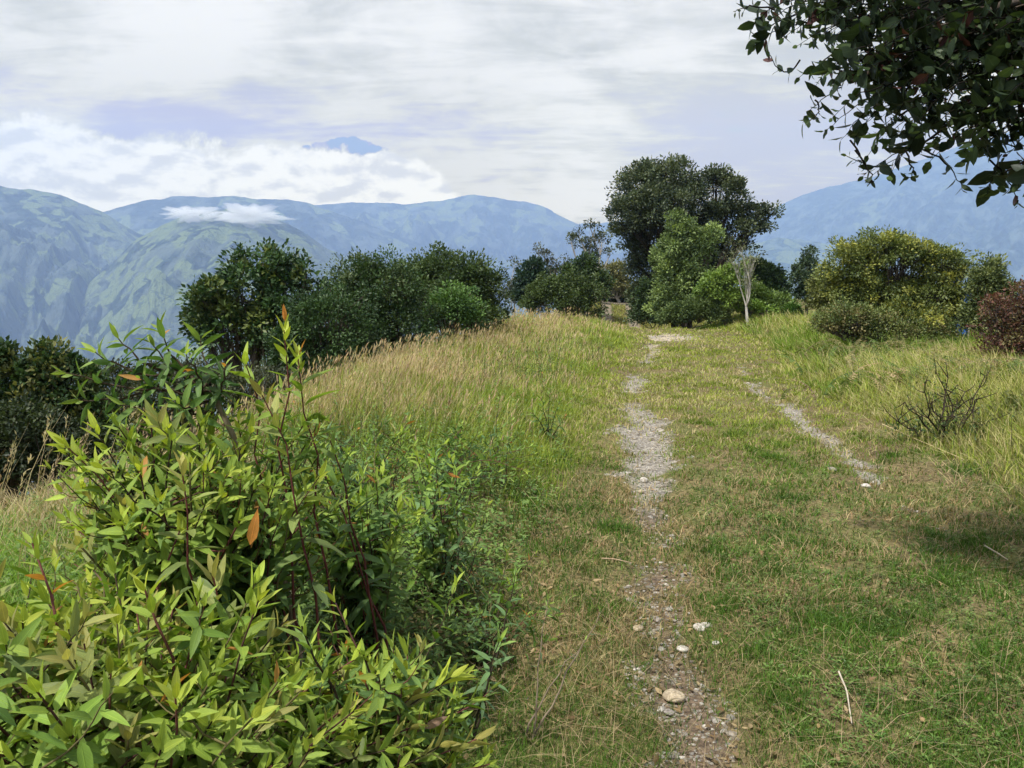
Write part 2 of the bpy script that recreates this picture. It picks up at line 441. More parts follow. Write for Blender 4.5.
ridge([(-260, 160), (-100, 172), (0, 186), (35, 189), (60, 194), (85, 204), (105, 213), (130, 229), (200, 262), (300, 300), (420, 330)], 4900, .42,
      mountain_mat('slope_left', (.018, .029, .021), FLD, .095, 1, 65.), 330, 101)
ridge([(-300, 470), (-120, 400), (0, 347), (60, 311), (100, 276), (135, 243), (165, 225), (190, 213), (230, 207), (270, 216), (300, 232), (345, 258), (420, 286), (520, 310), (640, 340)], 3800, .40,
      mountain_mat('slope_fields', (.019, .031, .021), FLD, .145, 2, 50.), 230, 202, 300.)
ridge([(-100, 232), (60, 222), (110, 211), (145, 201), (175, 196), (230, 197), (300, 200), (400, 235), (520, 290)], 6300, .45,
      mountain_mat('slope_mid', (.017, .028, .022), FLD, -.02, 3), 240, 303)
ridge([(60, 240), (150, 213), (200, 206), (250, 203), (300, 206), (350, 202), (400, 204), (440, 200), (470, 195), (500, 198), (520, 200), (545, 208), (575, 223), (600, 238), (640, 258), (700, 285), (760, 320)], 7500, .42,
      mountain_mat('slope_far', (.017, .029, .022), FLD, -.01, 4, 120.), 330, 404, 600.)
ridge([(420, 260), (520, 236), (560, 226), (610, 222), (660, 219), (700, 211), (740, 209), (780, 216), (860, 240)], 8700, .5,
      mountain_mat('slope_distant', (.03, .05, .035), FLD, -.1, 5), 160, 505, 600.)
ridge([(690, 262), (745, 234), (775, 207), (800, 196), (830, 186), (870, 177), (900, 167), (950, 150), (1024, 128), (1120, 104), (1300, 90)], 8300, .42,
      mountain_mat('slope_right', (.028, .045, .032), FLD, -.16, 6), 200, 606, 600.)
ridge([(660, 300), (715, 262), (745, 245), (778, 237), (810, 240), (850, 250), (900, 262), (1000, 270), (1150, 300)], 5600, .4,
      mountain_mat('slope_foothill', (.03, .05, .03), FLD, .06, 7, 120.), 130, 707, 300.)
def cloud_wisp():
    """a wisp of cloud clinging to the hill: thin vapour inside two ragged lobes"""
    import bmesh
    bm = bmesh.new(); bmesh.ops.create_icosphere(bm, subdivisions=5, radius=1)
    iv = np.array([v.co[:] for v in bm.verts]); fi = np.array([[v.index for v in p.verts] for p in bm.faces]); bm.free()
    mb = MB()
    for px, py, rx, rz, o in ((190, 214, 25, 7.5, 3.), (246, 216, 33, 8.5, 11.)):
        Yd = 3420.; k = Yd / FPX
        d1 = fbm(iv[:, 0] * 2.6 + o, iv[:, 1] * 1.6 + o, iv[:, 2] * 1.6 + o, o=6, s=70); d2 = fbm(iv[:, 0] * 6 + o, iv[:, 1] * 5, iv[:, 2] * 5 + o, o=4, s=77)
        v = iv * (1 + 2.3 * (d1 - .5) + 1.2 * (d2 - .5))[:, None] * [rx * k, rx * k * .5, rz * k]
        mb.add(v + at(px, py, Yd), fi)
    m, nt = newmat('cloud_wisp'); g = NG(nt)
    pv = g.n('ShaderNodeVolumePrincipled'); pv.inputs['Color'].default_value = (1, 1, 1, 1); pv.inputs['Density'].default_value = .022
    g.set(g.n('ShaderNodeOutputMaterial').inputs[1], pv.outputs[0])
    tag(mb.build('cloud_wisp', m), 'small white wisp of cloud hanging on the top of the field covered hill', 'cloud_wisp', kind='stuff')
cloud_wisp()

# ------------------------------------------------------------------ world, sun, haze, camera
DENS = 1.6e-4; EXPO = .78; AIR = (.30, .385, .58)
SUN_EL, SUN_AZ = R(60), math.atan2(-.68, -.66)      # towards the sun: behind us, a little to the left
sd = np.array([math.sin(SUN_AZ) * math.cos(SUN_EL), math.cos(SUN_AZ) * math.cos(SUN_EL), math.sin(SUN_EL)])
def make_world():
    w = bpy.data.worlds.new('World'); scene.world = w; w.use_nodes = True
    nt = w.node_tree; nt.nodes.clear(); g = NG(nt)
    sky = g.n('ShaderNodeTexSky', sky_type='NISHITA', sun_disc=False, sun_elevation=SUN_EL, sun_rotation=SUN_AZ % (2 * math.pi), altitude=2800.)
    d = g.n('ShaderNodeTexCoord').outputs['Generated']
    sp3 = g.n('ShaderNodeSeparateXYZ'); g.set(sp3.inputs[0], d)
    dx, dy, dz = sp3.outputs
    zc = g.math('ADD', g.math('MAXIMUM', dz, 0.), .11)
    cb = g.n('ShaderNodeCombineXYZ'); g.set(cb.inputs[0], g.math('DIVIDE', dx, zc)); g.set(cb.inputs[1], g.math('MULTIPLY', g.math('DIVIDE', dy, zc), 1.)); cb.inputs[2].default_value = 3.7
    P = cb.outputs[0]
    n1 = g.noise(P, .5, 6, .55, .6)
    n2 = g.noise(P, 1.7, 8, .62, .5)
    n3 = g.noise(d, 5.0, 9, .62, .3)
    mp4 = g.n('ShaderNodeMapping'); g.set(mp4.inputs[0], P); mp4.inputs['Scale'].default_value = (1, 2.6, 1); mp4.inputs['Rotation'].default_value = (0, 0, .35)
    n4 = g.noise(mp4.outputs[0], 2.6, 8, .66, .6)
    t = g.math('ADD', g.math('MULTIPLY', n1, .34), g.math('ADD', g.math('MULTIPLY', n2, .26), g.math('ADD', g.math('MULTIPLY', n3, .2), g.math('MULTIPLY', n4, .2))))
    az = g.math('ARCTAN2', dx, dy)
    el = g.math('ARCSINE', dz)
    # open blue between the layers, to the right of the big tree's bearing
    gap = g.math('MULTIPLY', g.mr(g.math('ABSOLUTE', g.math('SUBTRACT', az, .34)), .0, .30, 1., 0.), g.mr(g.math('ABSOLUTE', g.math('SUBTRACT', el, .17)), .02, .22, 1., 0.))
    t = g.math('SUBTRACT', t, g.math('MULTIPLY', gap, .075))
    cover = g.math('MAXIMUM', g.mr(t, .30, .41), g.mr(az, .14, .02))
    lum = g.mr(t, .435, .55)
    K = 10.
    sc = lambda c: tuple(x * K for x in c)
    cloud = g.mix(lum, sc((.645, .672, .71)), sc((.90, .905, .93)))
    base = g.mix(.05, g.mix(gap, sc((.70, .75, .86)), sc((.58, .68, .87))), g.mix(1., sky.outputs[0], (1.5, 1.5, 1.5), 'MULTIPLY'))
    c = g.mix(cover, base, cloud)
    c = g.mix(g.math('MULTIPLY', g.mr(el, .30, .19), g.mr(az, .12, -.1)), c, g.mix(1., c, (.89, .895, .905), 'MULTIPLY'))
    # the bank of cumulus lying on the range to the left
    el2 = g.math('ADD', el, g.math('MULTIPLY', g.math('SUBTRACT', g.noise(d, 16, 9, .68, .4), .5), .085))
    el2 = g.math('ADD', el2, g.math('MULTIPLY', g.math('SUBTRACT', g.noise(d, 5, 3, .5, 0), .5), .07))
    top = g.mr(az, -.14, .0, .157, .085)
    bank = g.math('MULTIPLY', g.mr(g.math('SUBTRACT', el2, top), .007, -.007), g.mr(az, .01, -.06))
    # relief shading painted into the cloud colour: paler where billows thin out upwards
    up = g.n('ShaderNodeVectorMath', operation='ADD'); g.set(up.inputs[0], d); up.inputs[1].default_value = (-.006, 0, .011)
    m1 = g.n('ShaderNodeMapping'); g.set(m1.inputs[0], d); m1.inputs['Scale'].default_value = (1, 1, 2.1)
    m2 = g.n('ShaderNodeMapping'); g.set(m2.inputs[0], up.outputs[0]); m2.inputs['Scale'].default_value = (1, 1, 2.1)
    rel = g.math('SUBTRACT', g.noise(m1.outputs[0], 13, 10, .62, .15), g.noise(m2.outputs[0], 13, 10, .62, .15))
    body = g.mix(g.mr(rel, -.12, .05), sc((.76, .785, .87)), sc((.99, .99, 1.)))
    # above it a softer veil of stratus, and the one summit that stands clear of it
    pk = g.math('SUBTRACT', g.math('ADD', .1715, g.math('MULTIPLY', g.math('SUBTRACT', g.noise(d, 38, 6, .6), .5), .018)), g.math('MULTIPLY', g.math('POWER', g.math('ABSOLUTE', g.math('ADD', az, .197)), 1.6), 1.25))
    pkm = g.math('MULTIPLY', g.mr(g.math('SUBTRACT', el, pk), .0008, -.0008), g.mr(g.math('ABSOLUTE', g.math('ADD', az, .203)), .060, .040))
    c = g.mix(g.math('MULTIPLY', pkm, g.mr(g.noise(d, 30, 5), .35, .55, .35, 1.)), c, g.mix(g.noise(d, 90, 4), sc((.17, .25, .43)), sc((.28, .37, .56))))
    c = g.mix(bank, c, body)
    c = g.mix(1., c, (2 ** -EXPO,) * 3, 'MULTIPLY')
    # low sky painted brighter, less the air glow, to cancel the haze before it
    pth = g.math('MINIMUM', 9450., g.math('DIVIDE', 1800., g.math('MAXIMUM', dz, .02)))
    Ti = g.math('EXPONENT', g.math('MULTIPLY', pth, DENS))
    Tm = g.math('SUBTRACT', Ti, 1.)
    vt = g.n('ShaderNodeVectorMath', operation='SCALE'); g.set(vt.inputs[0], c); g.set(vt.inputs['Scale'], Ti)
    vs_ = g.n('ShaderNodeVectorMath', operation='SCALE'); vs_.inputs[0].default_value = tuple(K * q for q in AIR); g.set(vs_.inputs['Scale'], Tm)
    sb_ = g.n('ShaderNodeVectorMath', operation='SUBTRACT'); g.set(sb_.inputs[0], vt.outputs[0]); g.set(sb_.inputs[1], vs_.outputs[0])
    mx_ = g.n('ShaderNodeVectorMath', operation='MAXIMUM'); g.set(mx_.inputs[0], sb_.outputs[0]); mx_.inputs[1].default_value = (1., 1., 1.)
    c = mx_.outputs[0]
    bg = g.n('ShaderNodeBackground'); g.set(bg.inputs[0], c); bg.inputs[1].default_value = .1
    g.set(g.n('ShaderNodeOutputWorld').inputs[0], bg.outputs[0])
make_world()
sl = bpy.data.lights.new('sun', 'SUN'); sl.energy = 4.5; sl.angle = R(2.0); sl.color = (1, .955, .88)
so = bpy.data.objects.new('sun', sl); col.objects.link(so)
from mathutils import Vector
so.rotation_euler = Vector(-sd).to_track_quat('-Z', 'Y').to_euler(); so.location = (0, 0, 30)

def haze():
    mb = MB(); x0, x1, y0, y1, z0, z1 = -9450, 9450, -9450, 9450, -790, 1800
    global HZ
    v = [(x0, y0, z0), (x1, y0, z0), (x1, y1, z0), (x0, y1, z0), (x0, y0, z1), (x1, y0, z1), (x1, y1, z1), (x0, y1, z1)]
    mb.add(v, [(0, 3, 2, 1), (4, 5, 6, 7), (0, 1, 5, 4), (1, 2, 6, 5), (2, 3, 7, 6), (3, 0, 4, 7)])
    m, nt = newmat('haze'); g = NG(nt)
    pv = g.n('ShaderNodeVolumePrincipled'); pv.inputs['Color'].default_value = (.45, .625, 1., 1); pv.inputs['Density'].default_value = DENS
    pv.inputs['Anisotropy'].default_value = .1
    g.set(g.n('ShaderNodeOutputMaterial').inputs[1], pv.outputs[0])
    o = mb.build('haze', m, smooth=False); o['kind'] = 'stuff'
haze()

cam = bpy.data.cameras.new('camera'); co = bpy.data.objects.new('camera', cam); col.objects.link(co)
co.location = (0, 0, CAM_Z); co.rotation_euler = (R(90) - PITCH, 0, 0)
cam.sensor_width = 36; cam.lens = FPX / 1024 * 36; cam.clip_start = .05; cam.clip_end = 60000
scene.camera = co
# ------------------------------------------------------------------ grass and ground cover (nobody could count it)
def scatter(n, d0, d1, a0, a1, p=1.0):
    az = rng.uniform(R(a0), R(a1), n); d = np.exp(rng.uniform(math.log(d0), math.log(d1), n))
    return d * np.sin(az), d * np.cos(az), d
def lerp(a, b, t): return np.asarray(a) * (1 - t) + np.asarray(b) * t
def P3(x, y, dz=0.): return np.stack([x, y, height(x, y) - rutmask(x, y) * .012 + dz], 1)
def pick(k, *a): return [q[k] for q in a]
STRAW = np.array([.40, .34, .19]); PINK = np.array([.38, .27, .19]); YG = np.array([.26, .30, .045]); GR = np.array([.085, .17, .018]); DG = np.array([.032, .08, .010]); DEAD = np.array([.26, .16, .09])

def turf():
    mb = MB()
    x, y, d = scatter(420000, 1.75, 46, -42, 46)
    u = x - xL(y)
    e = .5 * (fbm(x * .9, y * .9, o=3, s=61) - .5)
    k = (u + e > -1.1) & (u + e < 3.6) & (rng.random(len(x)) > rutmask(x, y) * 1.35 - .28)
    gap = fbm(x * 2.3, y * 2.3, o=3, s=63)
    k &= (gap > .40) | (rng.random(len(x)) < .3)
    k &= (d < 30) | (rng.random(len(x)) < .5)
    x, y, d, u = pick(k, x, y, d, u); m = len(x)
    g1 = fbm(x * .55, y * .55, o=3, s=65); g2 = fbm(x * 3, y * 3, o=2, s=67); rr = rng.random(m)
    dry = np.clip(sstep(.42, .62, g1 * .55 + g2 * .45) * .48 - .3 * sstep(-.45, -.9, u) + .22 * np.exp(-((u) / .55) ** 2) + .22 * np.exp(-((u - 1.85) / .4) ** 2), 0, 1)
    far = sstep(5.0, 9.5, y)[:, None]
    base = lerp(lerp(GR, DG, rng.random((m, 1))), lerp(YG, GR, rng.random((m, 1)) * .3), far)
    straw = lerp(lerp(STRAW, DEAD, rng.random((m, 1))), STRAW, far)
    c = np.where((rr < dry * .8 + .05)[:, None], straw, base) * rng.uniform(.7, 1.25, (m, 1))
    H = rng.uniform(.018, .055, m) * (1 + .5 * g2) * (1 + .02 * d) * np.where(u > 2.6, 1.5, 1)
    W = np.maximum(.0022, .0011 * d) * rng.uniform(.7, 1.3, m)
    blades(mb, P3(x, y, -.004), rng.uniform(0, 2 * math.pi, m), H, W, rng.uniform(.2, 1.3, m), c, K=2, ctip=c * 1.15)
    # thicker green tussocks inside the turf
    tx, ty, td = scatter(1700, 2., 20, -20, 44); tu = tx - xL(ty)
    kk = (tu > -1.6) & (tu < 3.4) & (fbm(tx * .7, ty * .7, o=3, s=69) > .46) & (rutmask(tx, ty) < .15)
    tx, ty, td = pick(kk, tx, ty, td); n = 55
    X = np.repeat(tx, n) + rng.normal(0, .05, len(tx) * n) * np.repeat(.6 + td * .09, n); Yy = np.repeat(ty, n) + rng.normal(0, .05, len(tx) * n) * np.repeat(.6 + td * .09, n)
    D = np.hypot(X, Yy); m = len(X)
    c = lerp(GR, DG, rng.random((m, 1))) * rng.uniform(.8, 1.3, (m, 1)); c = lerp(c, YG, sstep(6, 11, Yy)[:, None] * .6)
    blades(mb, P3(X, Yy), rng.uniform(0, 6.28, m), rng.uniform(.03, .075, m), np.maximum(.0025, .0011 * D), rng.uniform(.2, 1., m), c, K=2)
    o = mb.build('turf', M_grass); tag(o, 'short patchy green and straw coloured turf on the track', 'grass', kind='stuff')

def bank_grass():
    mb = MB()
    # tall seeding grass along the crest of the left bank
    x, y, d = scatter(230000, 4.2, 40, -46, 24)
    u = x - xL(y); cr = x - xC(y)
    e = .6 * (fbm(x * .6, y * .6, o=3, s=71) - .5)
    g1 = fbm(x * .5, y * .5, o=3, s=73)
    k = (u < -.55 + e) & (cr > -1.6) & (rng.random(len(x)) < .35 + .65 * sstep(.35, .55, g1) + .4 * sstep(9, 12, y)) & (y < 38)
    k &= (rng.random(len(x)) < sstep(4.2, 7.5, y) + .3 * (cr < .9))
    x, y, d, u, cr, g1 = pick(k, x, y, d, u, cr, g1); m = len(x)
    tall = np.exp(-((cr - .3) / 1.1) ** 2) * sstep(5, 8, y)
    H = (rng.uniform(.10, .24, m) + rng.uniform(.1, .42, m) * tall) * np.clip((-u - .3) * 1.2, .35, 1) * (1 + .25 * (g1 - .5))
    rr = rng.random(m)
    dry = .36 + .5 * tall - .5 * sstep(.48, .62, fbm(x * .8, y * .8, o=2, s=75)) - .45 * sstep(9.5, 5.5, y)
    c = np.where((rr < dry)[:, None], lerp(STRAW, PINK, rng.random((m, 1)) * .7), lerp(YG, GR, rng.random((m, 1)) * .9)) * rng.uniform(.75, 1.25, (m, 1))
    W = np.maximum(.003, .00105 * d) * rng.uniform(.7, 1.3, m)
    wind = rng.normal(.4, 1.1, m)
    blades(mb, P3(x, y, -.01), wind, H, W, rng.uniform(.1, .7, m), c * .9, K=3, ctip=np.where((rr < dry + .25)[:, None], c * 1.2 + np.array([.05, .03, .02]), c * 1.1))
    # seed heads
    hk = (rng.random(m) < .09 * (.35 + tall)) & (H > .2)
    hx, hy, hd, hh = x[hk], y[hk], d[hk], H[hk] * 1.25; n = len(hx)
    az = wind[hk]; L = rng.uniform(.05, .11, n); P = P3(hx, hy); P[:, 2] += hh * .78
    P[:, 0] += np.cos(az) * hh * .22; P[:, 1] += np.sin(az) * hh * .22
    D = np.stack([np.cos(az) * .5, np.sin(az) * .5, np.ones(n)], 1); N = rng.normal(0, 1, (n, 3))
    cc = lerp(PINK, STRAW, rng.random((n, 1))) * rng.uniform(.9, 1.35, (n, 1))
    leaves(mb, P, D, N, L, np.maximum(.010, .0016 * hd), cc, K=3, prof='lance', droop=.2, fold=.6)
    leaves(mb, P, D, np.cross(D, N), L, np.maximum(.010, .0016 * hd), cc, K=3, prof='lance', droop=.2, fold=.6)
    blades(mb, P3(hx, hy), az, hh * 1.0, np.maximum(.002, .0006 * hd), .35, cc * .8, K=3)
    o = mb.build('tall_grass', M_grass); tag(o, 'tall seeding pinkish straw grass along the left bank', 'grass', kind='stuff')

def left_green():
    mb = MB()
    x, y, d = scatter(60000, 2.0, 9, -60, -18)
    u = x - xL(y); cr = x - xC(y)
    k = (cr > -1.2) & (cr < 2.2) & (y > 1.6) & (rng.random(len(x)) < .35 + sstep(.4, .55, fbm(x, y, o=2, s=77)))
    x, y, d, cr = pick(k, x, y, d, cr); m = len(x)
    dryz = sstep(3.7, 4.6, y + (fbm(x * 2, y * 2, o=2, s=78) - .5) * 2)[:, None]
    c = lerp(lerp(np.array([.20, .33, .05]), GR, rng.random((m, 1))), lerp(STRAW, PINK, rng.random((m, 1)) * .5), np.where(rng.random((m, 1)) < dryz * .85 + .08, 1., 0.)) * rng.uniform(.8, 1.2, (m, 1))
    blades(mb, P3(x, y, -.01), rng.uniform(0, 6.28, m), rng.uniform(.14, .38, m), np.maximum(.0035, .0012 * d), rng.uniform(.2, .9, m), c, K=4, ctip=c * 1.15)
    x, y, d = scatter(1500, 3.3, 6.2, -46, -22); k = np.abs(x - xC(y)) < .8; x, y, d = pick(k, x, y, d); x, y = x[:110], y[:110]; n = len(x)
    az = rng.normal(.5, .8, n); H = rng.uniform(.45, .85, n); c = lerp(PINK, STRAW, rng.random((n, 1))) * rng.uniform(.7, 1.2, (n, 1))
    blades(mb, P3(x, y), az, H, .005, .35, c, K=4)
    P = P3(x, y); P[:, 2] += H * .62; P[:, 0] += np.cos(az) * H * .17; P[:, 1] += np.sin(az) * H * .17
    for _ in range(16):
        D = np.stack([np.cos(az) * .4, np.sin(az) * .4, np.ones(n)], 1); off = rng.uniform(0, .16, (n, 1)) * D
        leaves(mb, P + off, D + rng.normal(0, .35, (n, 3)), rng.normal(0, 1, (n, 3)), .03, .008, c * rng.uniform(.8, 1.2, (n, 1)), K=2)
    o = mb.build('long_grass', M_grass); tag(o, 'long soft green grass at the left edge behind the leafy shrubs', 'grass', kind='stuff')

def verge_grass():
    mb = MB()
    x, y, d = scatter(260000, 3.2, 42, 0, 47)
    u = x - xL(y)
    e = .7 * (fbm(x * .8, y * .8, o=3, s=81) - .5)
    g1 = fbm(x * .6, y * .6, o=3, s=83)
    edge = 2.55 + .35 * sstep(14, 22, y)
    k = (u + e > edge) & (rng.random(len(x)) < .4 + .8 * sstep(.35, .6, g1)) & (u < 17)
    x, y, d, u, g1 = pick(k, x, y, d, u, g1); m = len(x)
    far = sstep(8, 26, u + 0 * y)
    H = rng.uniform(.09, .34, m) * np.clip((u - 2.1) * 1.0, .4, 1.7) * (.75 + .6 * g1)
    H *= 1 + .5 * sstep(5.5, 7.5, u)
    rr = rng.random(m)
    grn = sstep(.5, .62, fbm(x * .45 + 3, y * .45, o=3, s=85)) * .8 + .75 * sstep(6.2, 4.2, y) + .4 * sstep(6, 8, u)
    dry = .58 - .5 * grn
    c = np.where((rr < dry)[:, None], lerp(STRAW, YG, rng.random((m, 1)) * .6), lerp(lerp(YG, GR, rng.random((m, 1)) * .7), GR, np.clip(grn, 0, 1)[:, None] * .8)) * rng.uniform(.75, 1.25, (m, 1))
    blades(mb, P3(x, y, -.01), rng.normal(2.6, 1.3, m), H, np.maximum(.003, .0011 * d), rng.uniform(.2, 1.1, m), c, K=3, ctip=c * 1.15)
    # flattened straw
    x, y, d = scatter(2600, 5, 18, 8, 46); u = x - xL(y); k = (u > 2.3) & (fbm(x * 1.2, y * 1.2, o=2, s=87) > .47)
    x, y, d = pick(k, x, y, d); m = len(x)
    blades(mb, P3(x, y, .02), rng.normal(2.9, .6, m), rng.uniform(.15, .38, m), np.maximum(.0025, .0008 * d), rng.uniform(1.6, 2.6, m), STRAW * rng.uniform(.8, 1.3, (m, 1)), K=3)
    o = mb.build('verge_grass', M_grass); tag(o, 'knee high yellow green grass on the right verge', 'grass', kind='stuff')

def mound_grass():
    mb = MB(); m = 42000
    x = rng.uniform(2, 14, m); y = rng.uniform(27, 50, m)
    k = (rutmask(x, y) < .3); x, y = x[k], y[k]; m = len(x)
    bright = np.exp(-((x - 10.2) / 3) ** 2 - ((y - 32) / 3) ** 2)
    k = (bright > .15) | (y > 36); x, y, bright = x[k], y[k], bright[k]; m = len(x)
    c = np.where((bright > .15)[:, None], lerp(np.array([.20, .36, .05]), YG, rng.random((m, 1))), lerp(YG * .8, STRAW, rng.random((m, 1)) * .7)) * rng.uniform(.7, 1.25, (m, 1))
    red = np.exp(-((x - 8.9) / 1.) ** 2 - ((y - 29) / 1.) ** 2) > .45
    k = ~red; x, y, c = x[k], y[k], c[k]; m = len(x)
    blades(mb, P3(x, y, -.01), rng.uniform(0, 6.28, m), rng.uniform(.08, .26, m), .035, rng.uniform(.3, 1., m), c, K=2)
    o = mb.build('mound_grass', M_grass); tag(o, 'bright green grass on the mounds at the far end of the track', 'grass', kind='stuff')

def litter():
    mb = MB()
    x, y, d = scatter(5200, 1.9, 14, -24, 44); u = x - xL(y); k = (u > -1.3) & (u < 4.5) & (rng.random(len(x)) < .25 + .9 * sstep(.45, .6, fbm(x * 1.6, y * 1.6, o=2, s=91)))
    x, y, d = pick(k, x, y, d); m = len(x)
    D = np.stack([rng.normal(0, 1, m), rng.normal(0, 1, m), rng.normal(0, .2, m)], 1); N = np.stack([rng.normal(0, .35, m), rng.normal(0, .35, m), np.ones(m)], 1)
    c = lerp(np.array([.30, .19, .10]), np.array([.46, .36, .22]), rng.random((m, 1))) * rng.uniform(.5, 1.1, (m, 1))
    leaves(mb, P3(x, y, .012), D, N, rng.uniform(.015, .05, m), rng.uniform(.006, .02, m), c, K=3, prof='ovate', droop=-.25, fold=.5)
    # dead stalks lying about
    x, y, d = scatter(2600, 2, 13, -20, 44); u = x - xL(y); k = (u > -1.4) & (u < 5); x, y, d = pick(k, x, y, d); m = len(x)
    blades(mb, P3(x, y, .015), rng.uniform(0, 6.28, m), rng.uniform(.05, .22, m), np.maximum(.002, .0006 * d), rng.uniform(2., 4., m), np.array([.40, .31, .19]) * rng.uniform(.5, 1.2, (m, 1)), K=3)
    o = mb.build('leaf_litter', M_grass); tag(o, 'dead brown leaves and stalks scattered over the turf', 'leaf litter', kind='stuff')
    mb = MB()
    x, y, d = scatter(420, 2.3, 18, -12, 44); u = x - xL(y); k = (u > -.9) & (rutmask(x, y) < .2); x, y = x[k], y[k]
    for a, b in zip(x, y):
        n = 6; an = np.arange(n) * 6.283 / n + rng.random(); z = float(height(a, b)) + rng.uniform(.035, .06); yel = rng.random() < .35
        D = np.stack([np.cos(an), np.sin(an), .3 + 0 * an], 1)
        leaves(mb, np.tile([a, b, z], (n, 1)), D, np.tile([0, 0, 1.], (n, 1)), .008, .006, (.75, .6, .05) if yel else (.8, .8, .78), K=1, prof='ovate')
    o = mb.build('wildflowers', M_grass); tag(o, 'tiny white and yellow flowers dotted in the turf', 'flowers', kind='stuff')

def ground_weeds():
    """small broad-leaved weeds between the grass: clover-like rosettes and leafy sprigs"""
    mb = MB()
    x, y, d = scatter(30000, 2.0, 20, -45, 40); u = x - xL(y); cr = x - xC(y)
    ew = .9 * (fbm(x * 1.4, y * 1.4, o=3, s=93) - .5)
    k = (cr > -.5) & (((u + ew < -.75) & (rng.random(len(x)) < sstep(-.5, -1.6, u) * .9 + .1) & (rng.random(len(x)) < .9)) | ((u > .3) & (u < 4.5) & (d < 7) & (rng.random(len(x)) < .35))) & (rutmask(x, y) < .2)
    x, y, d, u = pick(k, x, y, d, u); n = 7; m = len(x) * n
    hgt = np.where(u < -.6, rng.uniform(.04, .22, len(x)), rng.uniform(.015, .04, len(x)))
    X = np.repeat(x, n); Yy = np.repeat(y, n); Hh = np.repeat(hgt, n) * np.tile(np.linspace(.25, 1, n), len(x)); dd = np.repeat(d, n)
    an = np.repeat(rng.uniform(0, 6.28, len(x)), n) + np.tile(np.arange(n) * 2.4, len(x))
    D = np.stack([np.cos(an), np.sin(an), rng.uniform(.1, .9, m)], 1); N = np.stack([-np.cos(an) * .5, -np.sin(an) * .5, np.ones(m)], 1)
    P = P3(X, Yy); P[:, 2] += Hh
    t = np.repeat(rng.random((len(x), 1)), n, 0)
    c = lerp(lerp(np.array([.07, .14, .03]), np.array([.16, .24, .06]), t), np.array([.26, .30, .08]), sstep(8, 13, Yy)[:, None] * .6) * rng.uniform(.8, 1.2, (m, 1))
    L = np.maximum(np.repeat(np.where(hgt > .06, .045, .022), n), .0035 * dd) * rng.uniform(.6, 1.2, m)
    leaves(mb, P, D, N, L, L * .42, c, K=2, prof='ovate', droop=.25, fold=.3)
    o = mb.build('weeds', M_crown); tag(o, 'low broad leaved weeds covering the bank beside the track', 'weeds', kind='stuff')

def tall_weeds():
    """thin upright leafy stems between the grass"""
    lb = MB(); sp = dict(DRK, K=2, tip=25, low=85, wide=.3, mid=(.10, .18, .045), young=(.22, .30, .07)); sp2 = dict(sp, mid=(.20, .20, .08), young=(.32, .28, .13))
    x, y, d = scatter(5200, 2.6, 17, -32, 44); u = x - xL(y); cr = x - xC(y)
    k = (((u < -.9) & (cr > .2)) | ((u > 3.0) & (u < 9) & (rng.random(len(x)) < .55))) & (fbm(x * .9, y * .9, o=2, s=97) > .42)
    x, y, d = pick(k, x, y, d); x, y, d = x[:900], y[:900], d[:900]
    for a, b, dd in zip(x, y, d):
        h = rng.uniform(.16, .42) * (1.15 if dd > 6 else .8); base = np.array([a, b, gz(a, b)])
        tp = base + [rng.normal(0, .12 * h), rng.normal(0, .12 * h), h]
        shoot(lb, lb, base, tp, rng.normal(0, .03 * h, 3), max(.0018, .0004 * dd), rng.uniform(.03, .055) * (1 + .04 * dd), 13, sp if rng.random() < .7 else sp2, (.10, .10, .05), start=.2, wob=.004)
    o = lb.build('tall_weeds', M_crown); tag(o, 'upright thin stemmed weeds scattered through the grass of both banks', 'weeds', kind='stuff')

def gravel():
    mb = MB()
    ico = np.array([[0, 0, 1], [.9, 0, .35], [.28, .85, .35], [-.72, .52, .35], [-.72, -.52, .35], [.28, -.85, .35], [.72, .52, -.35], [-.28, .85, -.35], [-.9, 0, -.35], [-.28, -.85, -.35], [.72, -.52, -.35], [0, 0, -1.]])
    tf = np.array([[0, 1, 2], [0, 2, 3], [0, 3, 4], [0, 4, 5], [0, 5, 1], [1, 6, 2], [2, 7, 3], [3, 8, 4], [4, 9, 5], [5, 10, 1], [2, 6, 7], [3, 7, 8], [4, 8, 9], [5, 9, 10], [1, 10, 6], [11, 7, 6], [11, 8, 7], [11, 9, 8], [11, 10, 9], [11, 6, 10]])
    x, y, d = scatter(60000, 2.2, 26, -8, 36); k = (rutmask(x, y) > .35) & ((y > 5.2) | (rng.random(len(x)) < .55)); x, y, d = pick(k, x, y, d)
    x, y, d = x[:7500], y[:7500], d[:7500]; m = len(x)
    s = rng.uniform(.003, .011, m) * (1 + (rng.random(m) < .05) * 1.3) * (.6 + .11 * d)
    v = ico[None] * (1 + rng.normal(0, .2, (m, 12, 1))) * s[:, None, None] * np.stack([rng.uniform(.7, 1.4, m), rng.uniform(.7, 1.4, m), rng.uniform(.35, .8, m)], 1)[:, None]
    a = rng.uniform(0, 6.28, m); ca, sa = np.cos(a)[:, None], np.sin(a)[:, None]
    v = np.stack([v[..., 0] * ca - v[..., 1] * sa, v[..., 0] * sa + v[..., 1] * ca, v[..., 2]], -1) + P3(x, y, .001)[:, None]
    f = (np.arange(m) * 12)[:, None, None] + tf[None]
    c = lerp(np.array([.33, .31, .28]), np.array([.19, .16, .125]), rng.random((m, 1))) * rng.uniform(.6, 1.4, (m, 1))
    mb.add(v.reshape(-1, 3), f.reshape(-1, 3), np.repeat(c, 12, 0))
    o = mb.build('gravel', M_stone, smooth=False); tag(o, 'loose grey gravel lying in the wheel ruts', 'gravel', kind='stuff')

